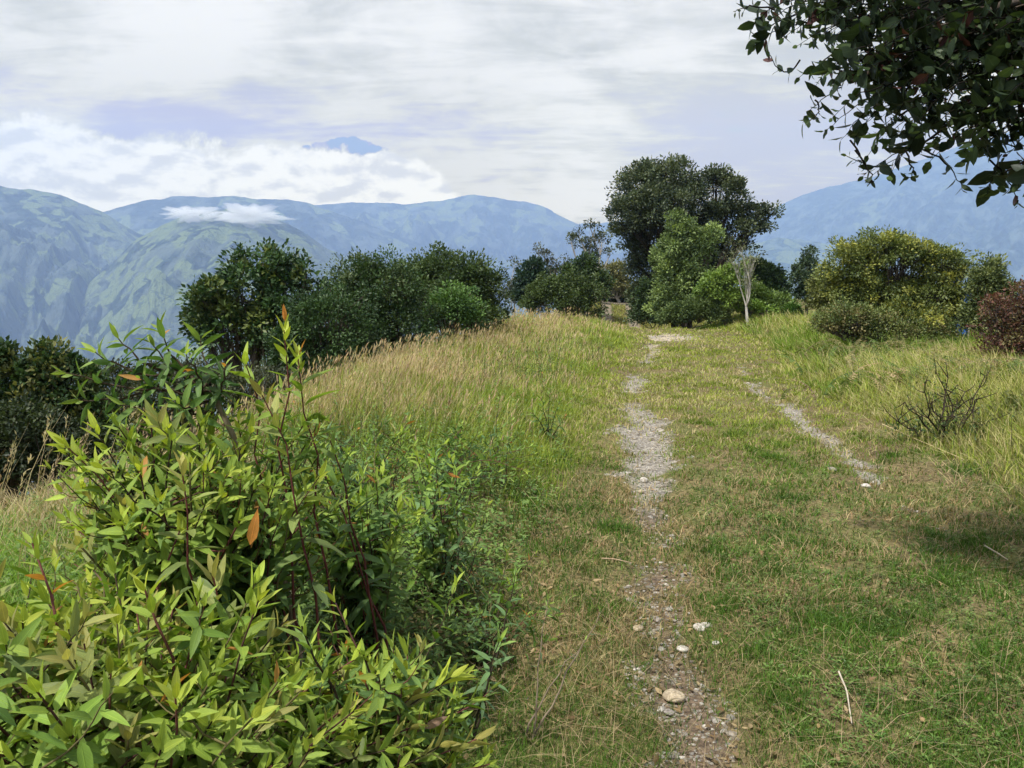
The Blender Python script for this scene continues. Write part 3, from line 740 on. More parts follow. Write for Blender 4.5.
def stone_mat():
    m, nt = newmat('stone'); g = NG(nt)
    c = g.n('ShaderNodeAttribute', attribute_name='Col').outputs[0]
    pos = g.n('ShaderNodeNewGeometry').outputs['Position']
    a = g.noise(pos, 60, 5, .65)
    c = g.mix(g.mr(a, .35, .65), g.mix(1., c, (.6, .58, .55), 'MULTIPLY'), g.mix(1., c, (1.2, 1.2, 1.18), 'MULTIPLY'))
    p = g.n('ShaderNodeBsdfPrincipled'); g.set(p.inputs['Base Color'], c); p.inputs['Roughness'].default_value = .9
    bp = g.n('ShaderNodeBump'); bp.inputs['Strength'].default_value = .7; bp.inputs['Distance'].default_value = .004
    g.set(bp.inputs['Height'], a); g.set(p.inputs['Normal'], bp.outputs[0])
    g.set(g.n('ShaderNodeOutputMaterial').inputs[0], p.outputs[0]); return m
M_stone = stone_mat()

def icosphere(k):
    import bmesh
    bm = bmesh.new(); bmesh.ops.create_icosphere(bm, subdivisions=k, radius=1)
    v = np.array([q.co[:] for q in bm.verts]); f = np.array([[q.index for q in p.verts] for p in bm.faces]); bm.free(); return v, f
IV, IF = icosphere(3)

def stone(px, py, w, flat, c, label):
    ang = math.atan((py - 384) / FPX) + PITCH
    Yd = CAM_Z / math.tan(ang); p = at(px, py, Yd); x, y = p[0], p[1]; z = float(height(x, y))
    s = w / FPX * Yd * .5
    o3 = rng.uniform(0, 90, 3)
    v = IV * (1 + .55 * (fbm(IV[:, 0] * 1.3 + o3[0], IV[:, 1] * 1.3 + o3[1], IV[:, 2] * 1.3 + o3[2], o=3) - .5))[:, None]
    v = np.sign(v) * np.abs(v) ** .85
    a = rng.uniform(0, 6.28); v = v * [s, s * rng.uniform(.7, 1), s * flat]
    v = np.stack([v[:, 0] * math.cos(a) - v[:, 1] * math.sin(a), v[:, 0] * math.sin(a) + v[:, 1] * math.cos(a), v[:, 2]], 1) + [x, y, z + s * flat * .35]
    mb = MB(); mb.add(v, IF, c); o = mb.build('stone', M_stone, origin=(x, y, z)); tag(o, label, 'stone', 'loose stones on the wheel ruts')

# ------------------------------------------------------------------ shrubs of the foreground
def shoot(lb, sb, p0, p1, bend, r0, L, n, spec, stemcol, start=.25, wob=.004):
    """one stem with leaves spiralling round it; spec gives the leaf look"""
    pts = curve(p0, p1, bend, 9, wob)
    tube(sb, pts, np.linspace(r0, r0 * .3, 9), stemcol, 6)
    t = start + (1 - start) * (1 - (1 - np.linspace(0, 1, n)) ** 1.35)
    idx = t * 8; i = np.minimum(idx.astype(int), 7); fr = (idx - i)[:, None]
    P = pts[i] * (1 - fr) + pts[i + 1] * fr
    A = nrm(pts[i + 1] - pts[i])
    ref = np.array([.31, .2, .93]) if abs(A[0, 2]) < .85 else np.array([.95, .3, .1])
    U = nrm(np.cross(A, ref)); Wv = np.cross(A, U)
    ph = np.arange(n) * (2.4 if spec.get('spiral', 1) else math.pi / 2) + rng.uniform(0, 6.28)
    Q = U * np.cos(ph)[:, None] + Wv * np.sin(ph)[:, None]
    q = np.linspace(0, 1, n)                            # 1 at the tip
    th = R(spec.get('low', 95)) * (1 - q ** 1.6) + R(spec.get('tip', 22)) * q ** 1.6 + rng.normal(0, .16, n)
    D = A * np.cos(th)[:, None] + Q * np.sin(th)[:, None]
    N = A * np.sin(th)[:, None] - Q * np.cos(th)[:, None] + rng.normal(0, .18, (n, 3))
    D[:, 2] -= .12 * (1 - q)
    ll = L * rng.uniform(.8, 1.15) * (1 - .48 * q ** 2.5) * (.62 + .38 * np.minimum(1, (1 - 0 * q) * (q * 3 + .3))) * rng.uniform(.75, 1.2, n)
    ca, cb, ct = [np.asarray(spec[k]) for k in ('old', 'mid', 'young')]
    qq = q[:, None]
    c = lerp(lerp(ca, cb, sstep(0, .55, qq)), ct, sstep(.62, 1, qq)) * rng.uniform(.72, 1.22, (n, 1))
    odd = rng.random((n, 1)) < spec.get('odd', .02)
    ll = ll * np.where(rng.random(n) < .08, rng.uniform(.3, .6, n), 1)
    c = np.where(odd, np.asarray(spec.get('oddcol', (.45, .20, .05))), c)
    leaves(lb, P + Q * r0 * .5, D, N, ll, ll * spec.get('wide', .24), c, K=spec.get('K', 6), prof=spec.get('prof', 'lance'), droop=rng.uniform(.02, spec.get('droop', .32), n) * (1 - .6 * q), fold=spec.get('fold', .38), ripple=.08)

YEL = dict(old=(.05, .125, .02), mid=(.16, .27, .035), young=(.31, .40, .055), low=98, tip=18, wide=.31, odd=.012, droop=.4)
YEL2 = dict(YEL, old=(.11, .20, .04), mid=(.20, .30, .04), young=(.40, .46, .06))
RED = dict(YEL, old=(.08, .13, .04), mid=(.20, .24, .07), young=(.33, .30, .09), odd=.02, oddcol=(.30, .20, .16))
DRK = dict(YEL, old=(.035, .085, .022), mid=(.09, .175, .04), young=(.28, .38, .07), wide=.26)
BLU = dict(YEL, old=(.07, .14, .07), mid=(.12, .22, .09), young=(.28, .42, .08), wide=.27)
SC = [(.07, .03, .025), (.05, .035, .02), (.14, .12, .05), (.16, .06, .05)]

def gz(x, y): return float(height(x, y))

def shrub(name, label, cat, root, tips, L, n, spec, r0=.006, group=None, start=.3, side=0, bendy=.06, branch=.0):
    """tips: list of points; every stem climbs from near the root"""
    root = np.array([root[0], root[1], gz(*root)])
    e = empty(name, root, label, cat, group)
    lb, sb = MB(), MB()
    for tp in tips:
        tp = np.asarray(tp, float); sc = SC[rng.integers(len(SC))]; sp_ = spec if not isinstance(spec, list) else spec[rng.integers(len(spec))]
        b0 = root + [rng.normal(0, .04), rng.normal(0, .04), -.01]
        h = tp - b0; out = np.array([h[0], h[1], 0]) * .22
        bend = np.array([-out[0], -out[1], .0]) * .6 + rng.normal(0, bendy * .4, 3) + [0, 0, bendy * .4]
        full = np.linalg.norm(h)
        shoot(lb, sb, b0, tp, bend, r0 * rng.uniform(.8, 1.2), L * rng.uniform(.8, 1.15), n + int(full * 16), sp_, sc, start=max(.12, start), wob=.004)
        pts = curve(b0, tp, bend, 9)
        for _ in range(side):
            k = rng.integers(4, 8); q = pts[k]
            az = rng.uniform(0, 6.28); ln = rng.uniform(.10, .24)
            d = np.array([math.cos(az) * ln, math.sin(az) * ln, ln * rng.uniform(.3, 1.1)])
            shoot(lb, sb, q, q + d, [0, 0, -.02], r0 * .5, L * rng.uniform(.65, 1.), max(8, int(n * .75)), sp_, sc, start=.2)
    sb.build('stem', M_stem, e); lb.build('foliage', M_leaf, e)
    return e

def canopy(x0, x1, y0, y1, sp, zf, jz=.07):
    o = []
    for a in np.arange(x0, x1, sp):
        for b in np.arange(y0, y1, sp):
            x, y = a + rng.uniform(-.5, .5) * sp, b + rng.uniform(-.5, .5) * sp
            z = zf(x, y)
            if z is None: continue
            o.append((x, y, gz(x, y) + z + rng.normal(0, jz)))
    return o

def foreground():
    # the wide yellow-green shrub nearest the camera
    def hz(cx, cy, rx, ry, h):
        def f(x, y):
            q = ((x - cx) / rx) ** 2 + ((y - cy) / ry) ** 2
            return None if q > 1 else h * (1 - .55 * q)
        return f
    shrub('leafy_shrub', 'broad yellow green shrub with lance shaped leaves filling the near left corner', 'shrub', (-.75, 1.5),
          canopy(-1.75, .1, .85, 2.15, .08, hz(-.80, 1.48, .86, .62, .72)), .092, 15, [YEL, YEL, YEL2, RED], .0055, 'leafy shrubs on the near left', start=.42, side=1)
    shrub('leafy_shrub', 'low green shrub with a bright yellow shoot tip beside the grass, nearest the track', 'shrub', (-.30, 1.75),
          canopy(-.75, -.1, 1.3, 2.2, .072, hz(-.42, 1.76, .34, .44, .60)), .088, 15, [YEL, DRK, DRK, YEL2], .0055, 'leafy shrubs on the near left', start=.35, side=1)
    shrub('leafy_shrub', 'upright shrub with a cluster of pale yellow shoots left of the dark red stems', 'shrub', (-1.02, 2.3),
          [at(px, py, Y) for px, py, Y in [(150, 418, 2.2), (166, 428, 2.15), (184, 410, 2.25), (200, 425, 2.2), (172, 440, 2.05), (128, 440, 2.2), (110, 470, 2.15), (215, 440, 2.3), (190, 462, 2.0), (140, 470, 2.0), (160, 500, 1.95), (225, 475, 2.1), (88, 500, 2.1), (205, 505, 1.95), (120, 520, 1.95), (240, 520, 2.0), (180, 530, 1.9), (75, 540, 2.0), (265, 500, 2.2), (245, 450, 2.3)]],
          .105, 15, [YEL2, YEL2, RED, YEL], .007, 'leafy shrubs on the near left', start=.3, side=2)
    lst = [(rng.uniform(62, 325), rng.uniform(415, 590), rng.uniform(2.0, 2.75)) for _ in range(135)]
    shrub('leafy_shrub', 'leafy green and yellow shrub filling the middle left, under the arching sprays', 'shrub', (-.85, 2.35), [at(*q) for q in lst], .088, 14, [YEL, YEL2, DRK, DRK], .005, 'leafy shrubs on the near left', start=.3, side=1)
    lst = [(rng.uniform(-10, 120), rng.uniform(610, 700), rng.uniform(1.5, 2.2)) for _ in range(40)]
    shrub('leafy_shrub', 'narrow leaved paler shrub at the left edge below the long grass', 'shrub', (-1.2, 1.9), [at(*q) for q in lst], .10, 14, [YEL, YEL2, RED], .005, 'leafy shrubs on the near left', start=.3, side=1)
    # the tall arching one against the sky
    e = empty('tall_shrub', np.array([-.62, 2.3, gz(-.62, 2.3)]), 'tall arching shrub with dark drooping leaf sprays standing against the far mountains', 'shrub', 'leafy shrubs on the near left')
    lb, sb = MB(), MB(); base = np.array([-.62, 2.3, gz(-.62, 2.3)])
    k1 = at(240, 470, 2.3); k2 = at(212, 392, 2.3)
    p = curve(base, k2, (.05, 0, .03), 9, .006); tube(sb, p, np.linspace(.013, .008, 9), (.22, .18, .12), 7)
    for tip, frm, Y in [((62, 372), (212, 392), 2.25), ((95, 352), (170, 375), 2.25), ((118, 338), (160, 370), 2.3), ((150, 342), (212, 392), 2.3), ((158, 328), (195, 380), 2.35), ((186, 352), (212, 392), 2.2), ((200, 338), (210, 385), 2.4), ((225, 365), (215, 400), 2.25),
                        ((120, 405), (212, 400), 2.2), ((78, 400), (160, 385), 2.3), ((175, 400), (215, 410), 2.15), ((140, 378), (200, 392), 2.2)]:
        a = at(frm[0], frm[1], 2.3); b = at(tip[0], tip[1], Y)
        shoot(lb, sb, a, b, (0, 0, -.02), .005, .092, 15, dict(DRK, low=108, tip=30, droop=.55), SC[1], start=.15, wob=.005)
    sb.build('stem', M_stem, e); lb.build('foliage', M_leaf, e)
    # dark red stems, leafy at the top
    e = empty('red_stemmed_shrub', np.array([-.50, 2.15, gz(-.50, 2.15)]), 'shrub of bare dark red stems with orange tipped leaf tufts on top', 'shrub', 'leafy shrubs on the near left')
    lb, sb = MB(), MB()
    for (bx, by), tip, Y, n, spc, st in [((-.50, 2.15), (284, 330), 2.2, 30, YEL2, .55), ((-.56, 2.10), (262, 395), 2.1, 20, RED, .5), ((-.72, 1.9), (182, 470), 1.9, 20, RED, .6), ((-.44, 2.22), (298, 356), 2.25, 20, YEL2, .7), ((-.58, 2.25), (245, 362), 2.3, 24, YEL, .5),
                                        ((-.66, 1.85), (213, 575), 1.75, 16, RED, .6), ((-.36, 2.3), (330, 440), 2.3, 22, DRK, .4), ((-.33, 2.4), (305, 430), 2.4, 20, DRK, .4)]:
        a = np.array([bx, by, gz(bx, by)]); b = at(tip[0], tip[1], Y)
        shoot(lb, sb, a, b, (rng.normal(0, .03), 0, .02), .0055, .115, n, spc, (.10, .03, .025), start=st, wob=.012)
    b = at(284, 322, 2.2); leaves(lb, [b, b + [.004, 0, 0]], [(0.05, 0, 1), (-.1, .1, 1)], [(1, .2, 0), (-.3, 1, 0)], .05, .014, (.55, .24, .06))
    b = at(250, 545, 1.85); leaves(lb, [b], [(.25, -.1, .9)], [(.3, -1, .1)], .09, .028, (.62, .23, .05))
    sb.build('stem', M_stem, e); lb.build('foliage', M_leaf, e)
    # the mid-distance leafy plants on the bank
    def tipsr(lst, j=.03): return [at(a, b, Y) + rng.normal(0, j, 3) for a, b, Y in lst]
    lst = [(rng.uniform(300, 400), rng.uniform(470, 560), rng.uniform(2.5, 3.0)) for _ in range(46)]
    shrub('leafy_shrub', 'dense mid green shrub just right of the dark red stems', 'shrub', (-.55, 2.85), [at(*q) for q in lst if at(*q)[2] > gz(*at(*q)[:2]) + .12], .085, 12, [DRK, YEL, DRK], .0045, 'leafy shrubs on the near left', start=.25, side=1)
    lst = [(rng.uniform(395, 480), rng.uniform(455, 560), rng.uniform(3.0, 3.7)) for _ in range(34)]
    shrub('leafy_shrub', 'loose green shrub among the weeds halfway along the bank', 'shrub', (-.33, 3.45), [at(*q) for q in lst if at(*q)[2] > gz(*at(*q)[:2]) + .10], .075, 11, [DRK, BLU, YEL], .004, 'leafy shrubs on the near left', start=.25, side=1)
    lst = [(rng.uniform(300, 420), rng.uniform(425, 470), rng.uniform(3.6, 4.3)) for _ in range(40)]
    shrub('leafy_shrub', 'feathery light green shrub below the dry seeding grass', 'shrub', (-.75, 4.0), [at(*q) for q in lst], .07, 12, [YEL, DRK, BLU], .004, 'leafy shrubs on the near left', start=.25, side=1)
    lst = [(rng.uniform(440, 560), rng.uniform(520, 640), rng.uniform(2.6, 3.4)) for _ in range(40)]
    lst = [q for q in lst if .06 < at(*q)[2] - gz(*at(*q)[:2]) < .34]
    shrub('leafy_shrub', 'low thin undergrowth shrub between the dense shrubs and the brown turf', 'shrub', (-.12, 2.95), [at(*q) for q in lst], .06, 10, [DRK, BLU, YEL], .0035, 'leafy shrubs on the near left', start=.2, side=1)
    lst = [(rng.uniform(430, 540), rng.uniform(400, 480), rng.uniform(4.2, 6.2)) for _ in range(60)]
    lst = [q for q in lst if .06 < at(*q)[2] - gz(*at(*q)[:2]) < .42]
    shrub('leafy_shrub', 'scattered slim green shrub higher up the bank among grass', 'shrub', (-.55, 5.2), [at(*q) for q in lst], .065, 12, [DRK, YEL, BLU], .0035, 'leafy shrubs on the near left', start=.2, side=1)
    # sprigs beside the track
    def sprig(label, foot, tips, L, n, spec, col_=(.05, .04, .025), st=.3, r=.005):
        f = at(foot[0], foot[1], foot[2]); base = np.array([f[0], f[1], gz(f[0], f[1])])
        e = empty('sapling', base, label, 'plant', 'single leafy stems beside the track'); lb, sb = MB(), MB()
        for a, b, Y in tips: shoot(lb, sb, base + rng.normal(0, .01, 3) * [1, 1, 0], at(a, b, Y), (rng.normal(0, .02), 0, .01), r, L, n, spec, col_, start=st)
        sb.build('stem', M_stem, e); lb.build('foliage', M_leaf, e)
    sprig('single dark stem with a bright green leaf rosette at its tip, beside the turf', (474, 700, 2.45), [(516, 572, 2.5), (500, 640, 2.35)], .085, 18, BLU, st=.25)
    sprig('brown twig with a few grey green leaves nearest the gravel rut', (530, 690, 2.5), [(548, 600, 2.6), (600, 612, 2.6), (585, 640, 2.55)], .05, 7, dict(BLU, mid=(.16, .2, .1)), (.25, .2, .14), .5, .004)
    sprig('thin upright sprig with grey green leaves behind the leaf rosette', (452, 590, 3.2), [(486, 520, 3.3), (462, 540, 3.2)], .06, 10, BLU, st=.4, r=.004)
    sprig('dark leafy sprig standing alone on the bank before the seeding grass', (548, 440, 7.2), [(540, 398, 7.2), (550, 388, 7.3), (560, 400, 7.2), (532, 412, 7.1), (568, 415, 7.1)], .09, 20, DRK, st=.1, r=.006)
    sprig('slim twiggy sprig at mid bank with small leaves', (506, 470, 5.4), [(500, 395, 5.5), (512, 420, 5.4), (490, 425, 5.4)], .05, 14, dict(DRK, mid=(.12, .16, .06)), st=.3, r=.004)

# ------------------------------------------------------------------ trees and bushes
def tree(name, label, cat, Y, lobes, foot, leaf=.08, clumps=120, per=90, cr=.3, ca=(.03, .06, .02), cb=(.09, .13, .04), ctop=None, trunk=.12, wide=.55, group=None, bark=None, shell=.5, fork=.35, stems=1, flat=.8, upw=.5, zfoot=None, thin=0., crown='crown', limbs=True, bcol=(1, 1, 1), tw=.012):
    """lobes: (px, py, rx, ry[, dY]) read from the photograph at the distance Y, built as real volumes there"""
    LB = []
    for l in lobes:
        dY = l[4] if len(l) > 4 else 0.
        c = at(l[0], l[1], Y + dY); k = (Y + dY) / FPX
        LB.append((c, np.array([l[2] * k, l[2] * k * (l[5] if len(l) > 5 else .9), l[3] * k])))
    f = at(foot[0], foot[1], Y); zf = gz(f[0], f[1]) if zfoot is None else zfoot
    base = np.array([f[0], f[1], zf - .02])
    e = empty(name, base, label, cat, group)
    lb, sb = MB(), MB()
    vol = np.array([np.prod(r) ** .75 for _, r in LB]); cnt = np.maximum(3, np.round(clumps * vol / vol.sum())).astype(int)
    tops = np.max([c[2] + r[2] for c, r in LB]); mid = np.mean([c for c, _ in LB], 0)
    fk = base + (mid - base) * np.array([fork * .6, fork * .6, fork]); zlow = fk[2]
    starts = []
    for s in range(stems):
        off = np.array([rng.uniform(-1, 1) * trunk * 1.6, rng.uniform(-1, 1) * trunk * 1.2, 0]) * (stems > 1)
        tp = fk + off * 1.6
        tube(sb, curve(base + off, tp, rng.normal(0, trunk * .5, 3) * [1, 1, 0], 6, trunk * .08), np.linspace(trunk * 1.25, trunk * .8, 6) / stems ** .5, bcol, 8)
        starts.append(tp)
    Pc, Nc = [], []
    for (c, r), n in zip(LB, cnt):
        st = starts[int(np.argmin([np.linalg.norm(c - q) for q in starts]))]
        lc = c - [0, 0, r[2] * .35]
        if c[2] < zlow + .3: st = base + (st - base) * .35
        pm = curve(st, lc, rng.normal(0, .06, 3) * np.linalg.norm(lc - st) + [0, 0, -.04 * np.linalg.norm(lc - st)], 7, trunk * .12)
        tube(sb, pm, np.linspace(trunk * .6, trunk * .25, 7) / stems ** .3, bcol, 6)
        d = nrm(rng.normal(0, 1, (n, 3))); d[:, 2] = np.where(d[:, 2] < -.45, -d[:, 2], d[:, 2])
        q = (shell + (1 - shell) * rng.random(n)) ** .7
        P = c + d * r * q[:, None] * rng.uniform(.85, 1.08, (n, 1))
        rag = rng.random(n) < .16; P = P + np.where(rag, rng.uniform(.08, .32, n), 0)[:, None] * np.minimum(r, 1.2) * (d + [0, 0, .45])
        for p in P:
            k = rng.integers(3, 7)
            tube(sb, curve(pm[k], p, rng.normal(0, .04, 3) * np.linalg.norm(p - pm[k]), 4), np.linspace(tw, tw * .3, 4) * max(1, trunk * 6), bcol, 4)
        Pc.append(P); Nc.append(d)
    Pc = np.concatenate(Pc); Nc = np.concatenate(Nc); M = len(Pc)
    big = cr * rng.uniform(.45, 1.3, M)
    ct = rng.random((M, 1)); ccol = lerp(np.asarray(ca), np.asarray(cb), ct)
    if ctop is not None:
        sel = rng.random((M, 1)) < .3; ccol = np.where(sel, lerp(ccol, np.asarray(ctop), rng.uniform(.3, 1, (M, 1))), ccol)
    n = per
    off = nrm(rng.normal(0, 1, (M, n, 3))) * (rng.random((M, n, 1)) ** .42)
    P = Pc[:, None] + off * big[:, None, None] * [1, 1, flat]
    D = off + Nc[:, None] * .5 + rng.normal(0, .45, (M, n, 3)) + [0, 0, upw * .4]
    N = rng.normal(0, .38, (M, n, 3)) + [0, 0, .75] + off * 1.1 + Nc[:, None] * .35
    if thin: 
        kp = rng.random((M, n)) > thin
    else: kp = np.ones((M, n), bool)
    c = ccol[:, None] * rng.uniform(.82, 1.18, (M, n, 1)); L = leaf * rng.uniform(.6, 1.35, (M, n))
    quads(lb, P[kp], D[kp], N[kp], L[kp], L[kp] * wide, c[kp])
    sb.build('trunk', bark or M_bark, e); lb.build(crown, M_crown, e)
    return e

def woods():
    G1 = 'dark trees on the slope left of the track'
    OLV = dict(ca=(.024, .052, .02), cb=(.06, .11, .035))
    tree('tree', 'dark tree with an uneven knobbly crown, left of the rounded bushes', 'tree', 13.5,
         [(215, 318, 26, 26), (205, 300, 18, 20, -.3), (248, 292, 30, 30), (240, 268, 12, 14), (262, 262, 16, 13), (280, 266, 14, 13), (285, 300, 30, 34), (306, 270, 10, 16), (308, 285, 14, 16), (232, 335, 36, 36), (285, 340, 36, 34), (196, 325, 12, 10)],
         (255, 420), leaf=.085, clumps=230, per=70, cr=.21, ctop=(.13, .16, .04), trunk=.10, group=G1, zfoot=-2.6, ca=(.022, .05, .02), cb=(.05, .10, .032))
    tree('bush', 'dark green bush at the foot of the knobbly tree', 'bush', 12., [(330, 330, 46, 38), (300, 355, 36, 34), (345, 372, 50, 30), (300, 372, 30, 26)], (325, 420), leaf=.05, clumps=230, per=110, cr=.2, trunk=.06, group=G1, zfoot=-2.2, **OLV)
    tree('bush', 'large rounded dark bush with a pointed top, in the middle of the row', 'bush', 15., [(372, 300, 44, 42), (362, 278, 16, 20), (395, 290, 34, 28), (345, 300, 30, 24), (400, 330, 46, 40), (370, 345, 46, 36), (345, 330, 34, 34)],
         (380, 400), leaf=.055, clumps=330, per=120, cr=.23, ctop=(.09, .12, .045), trunk=.10, group=G1, zfoot=-2.4, stems=3, **OLV)
    tree('bush', 'broad domed dark bush at the right end of the row', 'bush', 19., [(448, 286, 42, 31), (420, 282, 26, 22), (478, 295, 26, 28), (455, 310, 48, 28), (490, 318, 16, 20)],
         (455, 360), leaf=.07, clumps=300, per=120, cr=.28, trunk=.11, group=G1, zfoot=-1.8, stems=3, ca=(.026, .05, .02), cb=(.065, .105, .033), ctop=(.10, .14, .04))
    tree('bush', 'brighter green bush in front of the domed dark bush', 'bush', 16.5, [(455, 310, 24, 20), (440, 322, 20, 18), (472, 322, 14, 14)], (455, 350), leaf=.06, clumps=110, per=100, cr=.2, trunk=.05, group=G1, zfoot=-1.2, ca=(.05, .11, .03), cb=(.11, .2, .05))
    tree('tree', 'dark tree with leathery leaves at the far left edge', 'tree', 8.5, [(20, 385, 34, 30), (52, 372, 22, 22), (38, 355, 12, 9), (0, 365, 18, 16), (70, 395, 34, 34), (30, 430, 60, 44), (90, 440, 40, 44)],
         (40, 500), leaf=.065, clumps=260, per=75, cr=.14, ctop=(.16, .16, .05), trunk=.07, group=G1, zfoot=-2., wide=.6, ca=(.02, .045, .018), cb=(.055, .10, .034))
    tree('bush', 'very dark low bush under the leathery leaved tree', 'bush', 7.5, [(20, 440, 50, 36), (70, 460, 46, 34), (-30, 450, 40, 40), (10, 478, 50, 30), (-20, 500, 40, 24)], (25, 520), leaf=.05, clumps=240, per=80, cr=.13, trunk=.05, group=G1, zfoot=-1.5, ca=(.018, .03, .014), cb=(.05, .07, .028))
    tree('bush', 'greyish twiggy bush behind the tall arching shrub', 'bush', 9.5, [(150, 400, 50, 32), (205, 400, 45, 34), (120, 430, 46, 34), (180, 440, 60, 30), (255, 395, 40, 26), (110, 385, 26, 22)], (165, 480), leaf=.045, clumps=270, per=75, cr=.17, trunk=.05, group=G1, zfoot=-1.9, ca=(.03, .04, .022), cb=(.085, .10, .05))

    G2 = 'small trees at the far end of the track'
    tree('bush', 'round olive bush at the far end, left of the track', 'bush', 34., [(560, 296, 30, 20), (545, 300, 22, 17), (582, 298, 22, 20), (565, 306, 34, 14)], (562, 318), leaf=.11, clumps=190, per=90, cr=.36, trunk=.08, group=G2, ca=(.04, .065, .02), cb=(.09, .13, .04), zfoot=-.6, stems=3)
    tree('tree', 'dark blue green tree behind the left side of the olive bush', 'tree', 40., [(533, 270, 9, 8), (527, 285, 10, 14), (540, 280, 9, 12), (524, 300, 10, 12)], (531, 318), leaf=.16, clumps=70, per=90, cr=.4, trunk=.09, group=G2, ca=(.018, .04, .028), cb=(.04, .075, .045), zfoot=-.9)
    tree('tree', 'sparse tree leaning left with tufts of leaves, beside the domed bush', 'tree', 41., [(538, 249, 4, 4), (545, 257, 8, 6), (550, 266, 8, 7), (556, 276, 10, 9), (563, 262, 5, 5), (567, 270, 6, 6)], (560, 318), leaf=.12, clumps=40, per=30, cr=.24, trunk=.07, group=G2, bark=M_pale, ca=(.05, .06, .045), cb=(.12, .13, .09), zfoot=-.8, fork=.5)
    tree('tree', 'thin wispy tree with one small round top, rising before the far range', 'tree', 42., [(515, 265, 4, 3.5), (514, 285, 5, 9), (508, 295, 9, 12), (520, 298, 7, 10)], (514, 320), leaf=.13, clumps=34, per=40, cr=.3, trunk=.045, group=G2, bark=M_pale, ca=(.06, .075, .05), cb=(.13, .15, .09), zfoot=-1., fork=.75)
    tree('tree', 'open pale stemmed tree with separate leaf clusters, left of the big tree', 'tree', 43., [(571, 240, 5, 4), (579, 235, 8, 5), (590, 226, 5, 4), (595, 229, 5, 4), (583, 243, 8, 6), (590, 250, 8, 6), (602, 240, 8, 8), (596, 258, 6, 5), (610, 253, 5, 4), (588, 262, 6, 5)], (597, 300), leaf=.13, clumps=62, per=30, cr=.26, trunk=.10, group=G2, bark=M_pale, ca=(.04, .055, .035), cb=(.10, .12, .07), fork=.5, zfoot=-.3)
    tree('tree', 'dark round tree under the pale stemmed tree', 'tree', 39., [(585, 268, 12, 10), (595, 285, 12, 14), (580, 280, 14, 12), (572, 272, 8, 5)], (587, 312), leaf=.13, clumps=90, per=90, cr=.38, trunk=.1, group=G2, ca=(.025, .05, .018), cb=(.06, .10, .03), zfoot=-.3)
    tree('tree', 'yellowish flat topped tree right beside the pale stemmed tree', 'tree', 46., [(605, 272, 12, 7), (620, 270, 13, 6), (612, 285, 16, 10), (625, 288, 8, 14), (600, 292, 10, 12)], (618, 310), leaf=.15, clumps=90, per=55, cr=.4, trunk=.09, group=G2, bark=M_pale, ca=(.09, .10, .05), cb=(.24, .23, .10), zfoot=.3)
    G3 = 'trees grouped around the big tree'
    tree('big_tree', 'biggest tree, a broad dark double crown against the clouds', 'tree', 35.,
         [(640, 192, 26, 24), (668, 184, 24, 22), (632, 222, 26, 24, -.8), (660, 215, 32, 28, -1.), (680, 168, 10, 9), (652, 173, 16, 9), (690, 205, 24, 30), (716, 186, 18, 17), (732, 198, 18, 18), (722, 222, 26, 20), (752, 214, 16, 10), (770, 213, 12, 7), (745, 228, 22, 10), (630, 240, 16, 16), (652, 250, 22, 24), (646, 275, 20, 24), (648, 300, 18, 22), (662, 300, 20, 24), (700, 280, 26, 30, 1.), (735, 250, 20, 14), (690, 250, 30, 28, 1.)],
         (684, 326), leaf=.125, clumps=900, per=95, cr=.36, trunk=.26, group=G3, stems=3, fork=.34, ca=(.035, .05, .03), cb=(.095, .125, .07), ctop=(.12, .145, .07), tw=.010, bcol=(.6, .58, .55), thin=.22)
    tree('tree', 'light green tall narrow tree standing in front of the big tree', 'tree', 31.5, [(676, 222, 9, 12), (680, 240, 18, 18), (668, 255, 16, 16), (690, 262, 22, 22), (680, 285, 28, 24), (700, 250, 16, 20), (672, 306, 24, 18), (700, 300, 24, 22), (712, 240, 12, 12)], (686, 327), leaf=.11, clumps=330, per=95, cr=.32, trunk=.14, group=G3, ca=(.07, .11, .04), cb=(.19, .26, .09), ctop=(.25, .33, .10), stems=3)
    tree('bush', 'bright green rounded bush at the right foot of the big tree', 'bush', 30., [(722, 285, 14, 16), (735, 277, 12, 12), (712, 296, 14, 14), (728, 300, 16, 12)], (724, 318), leaf=.10, clumps=120, per=90, cr=.3, trunk=.07, group=G3, ca=(.10, .17, .03), cb=(.2, .29, .06))
    tree('bare_tree', 'small bare whitish tree with forked branches in front of the green bushes', 'tree', 28.5, [(735, 262, 7, 9), (745, 268, 5, 8), (752, 262, 6, 8), (741, 250, 5, 6), (748, 285, 6, 10)], (750, 312), leaf=.07, clumps=60, per=12, cr=.24, trunk=.05, stems=2, group=G3, bark=M_pale, ca=(.12, .13, .08), cb=(.22, .24, .13), fork=.35, shell=.3, tw=.010)
    tree('tree', 'dark domed tree just right of the bare whitish tree', 'tree', 36., [(764, 280, 16, 16), (752, 272, 12, 12), (775, 288, 14, 14), (768, 294, 18, 10)], (766, 308), leaf=.12, clumps=150, per=95, cr=.34, trunk=.1, group=G3, ca=(.025, .05, .02), cb=(.06, .105, .035), ctop=(.09, .14, .03))
    tree('bush', 'small clipped looking round green bush on the grassy mound', 'bush', 31., [(792, 312, 8, 6), (790, 315, 9, 5)], (791, 320), leaf=.08, clumps=50, per=90, cr=.2, trunk=.03, group=G3, ca=(.05, .12, .02), cb=(.12, .22, .04))
    tree('bush', 'low bright green bush at the left end of the grassy mound', 'bush', 31., [(744, 304, 8, 7), (752, 308, 10, 5), (765, 310, 10, 4)], (748, 316), leaf=.08, clumps=50, per=70, cr=.22, trunk=.03, group=G3, ca=(.12, .22, .03), cb=(.22, .34, .06))
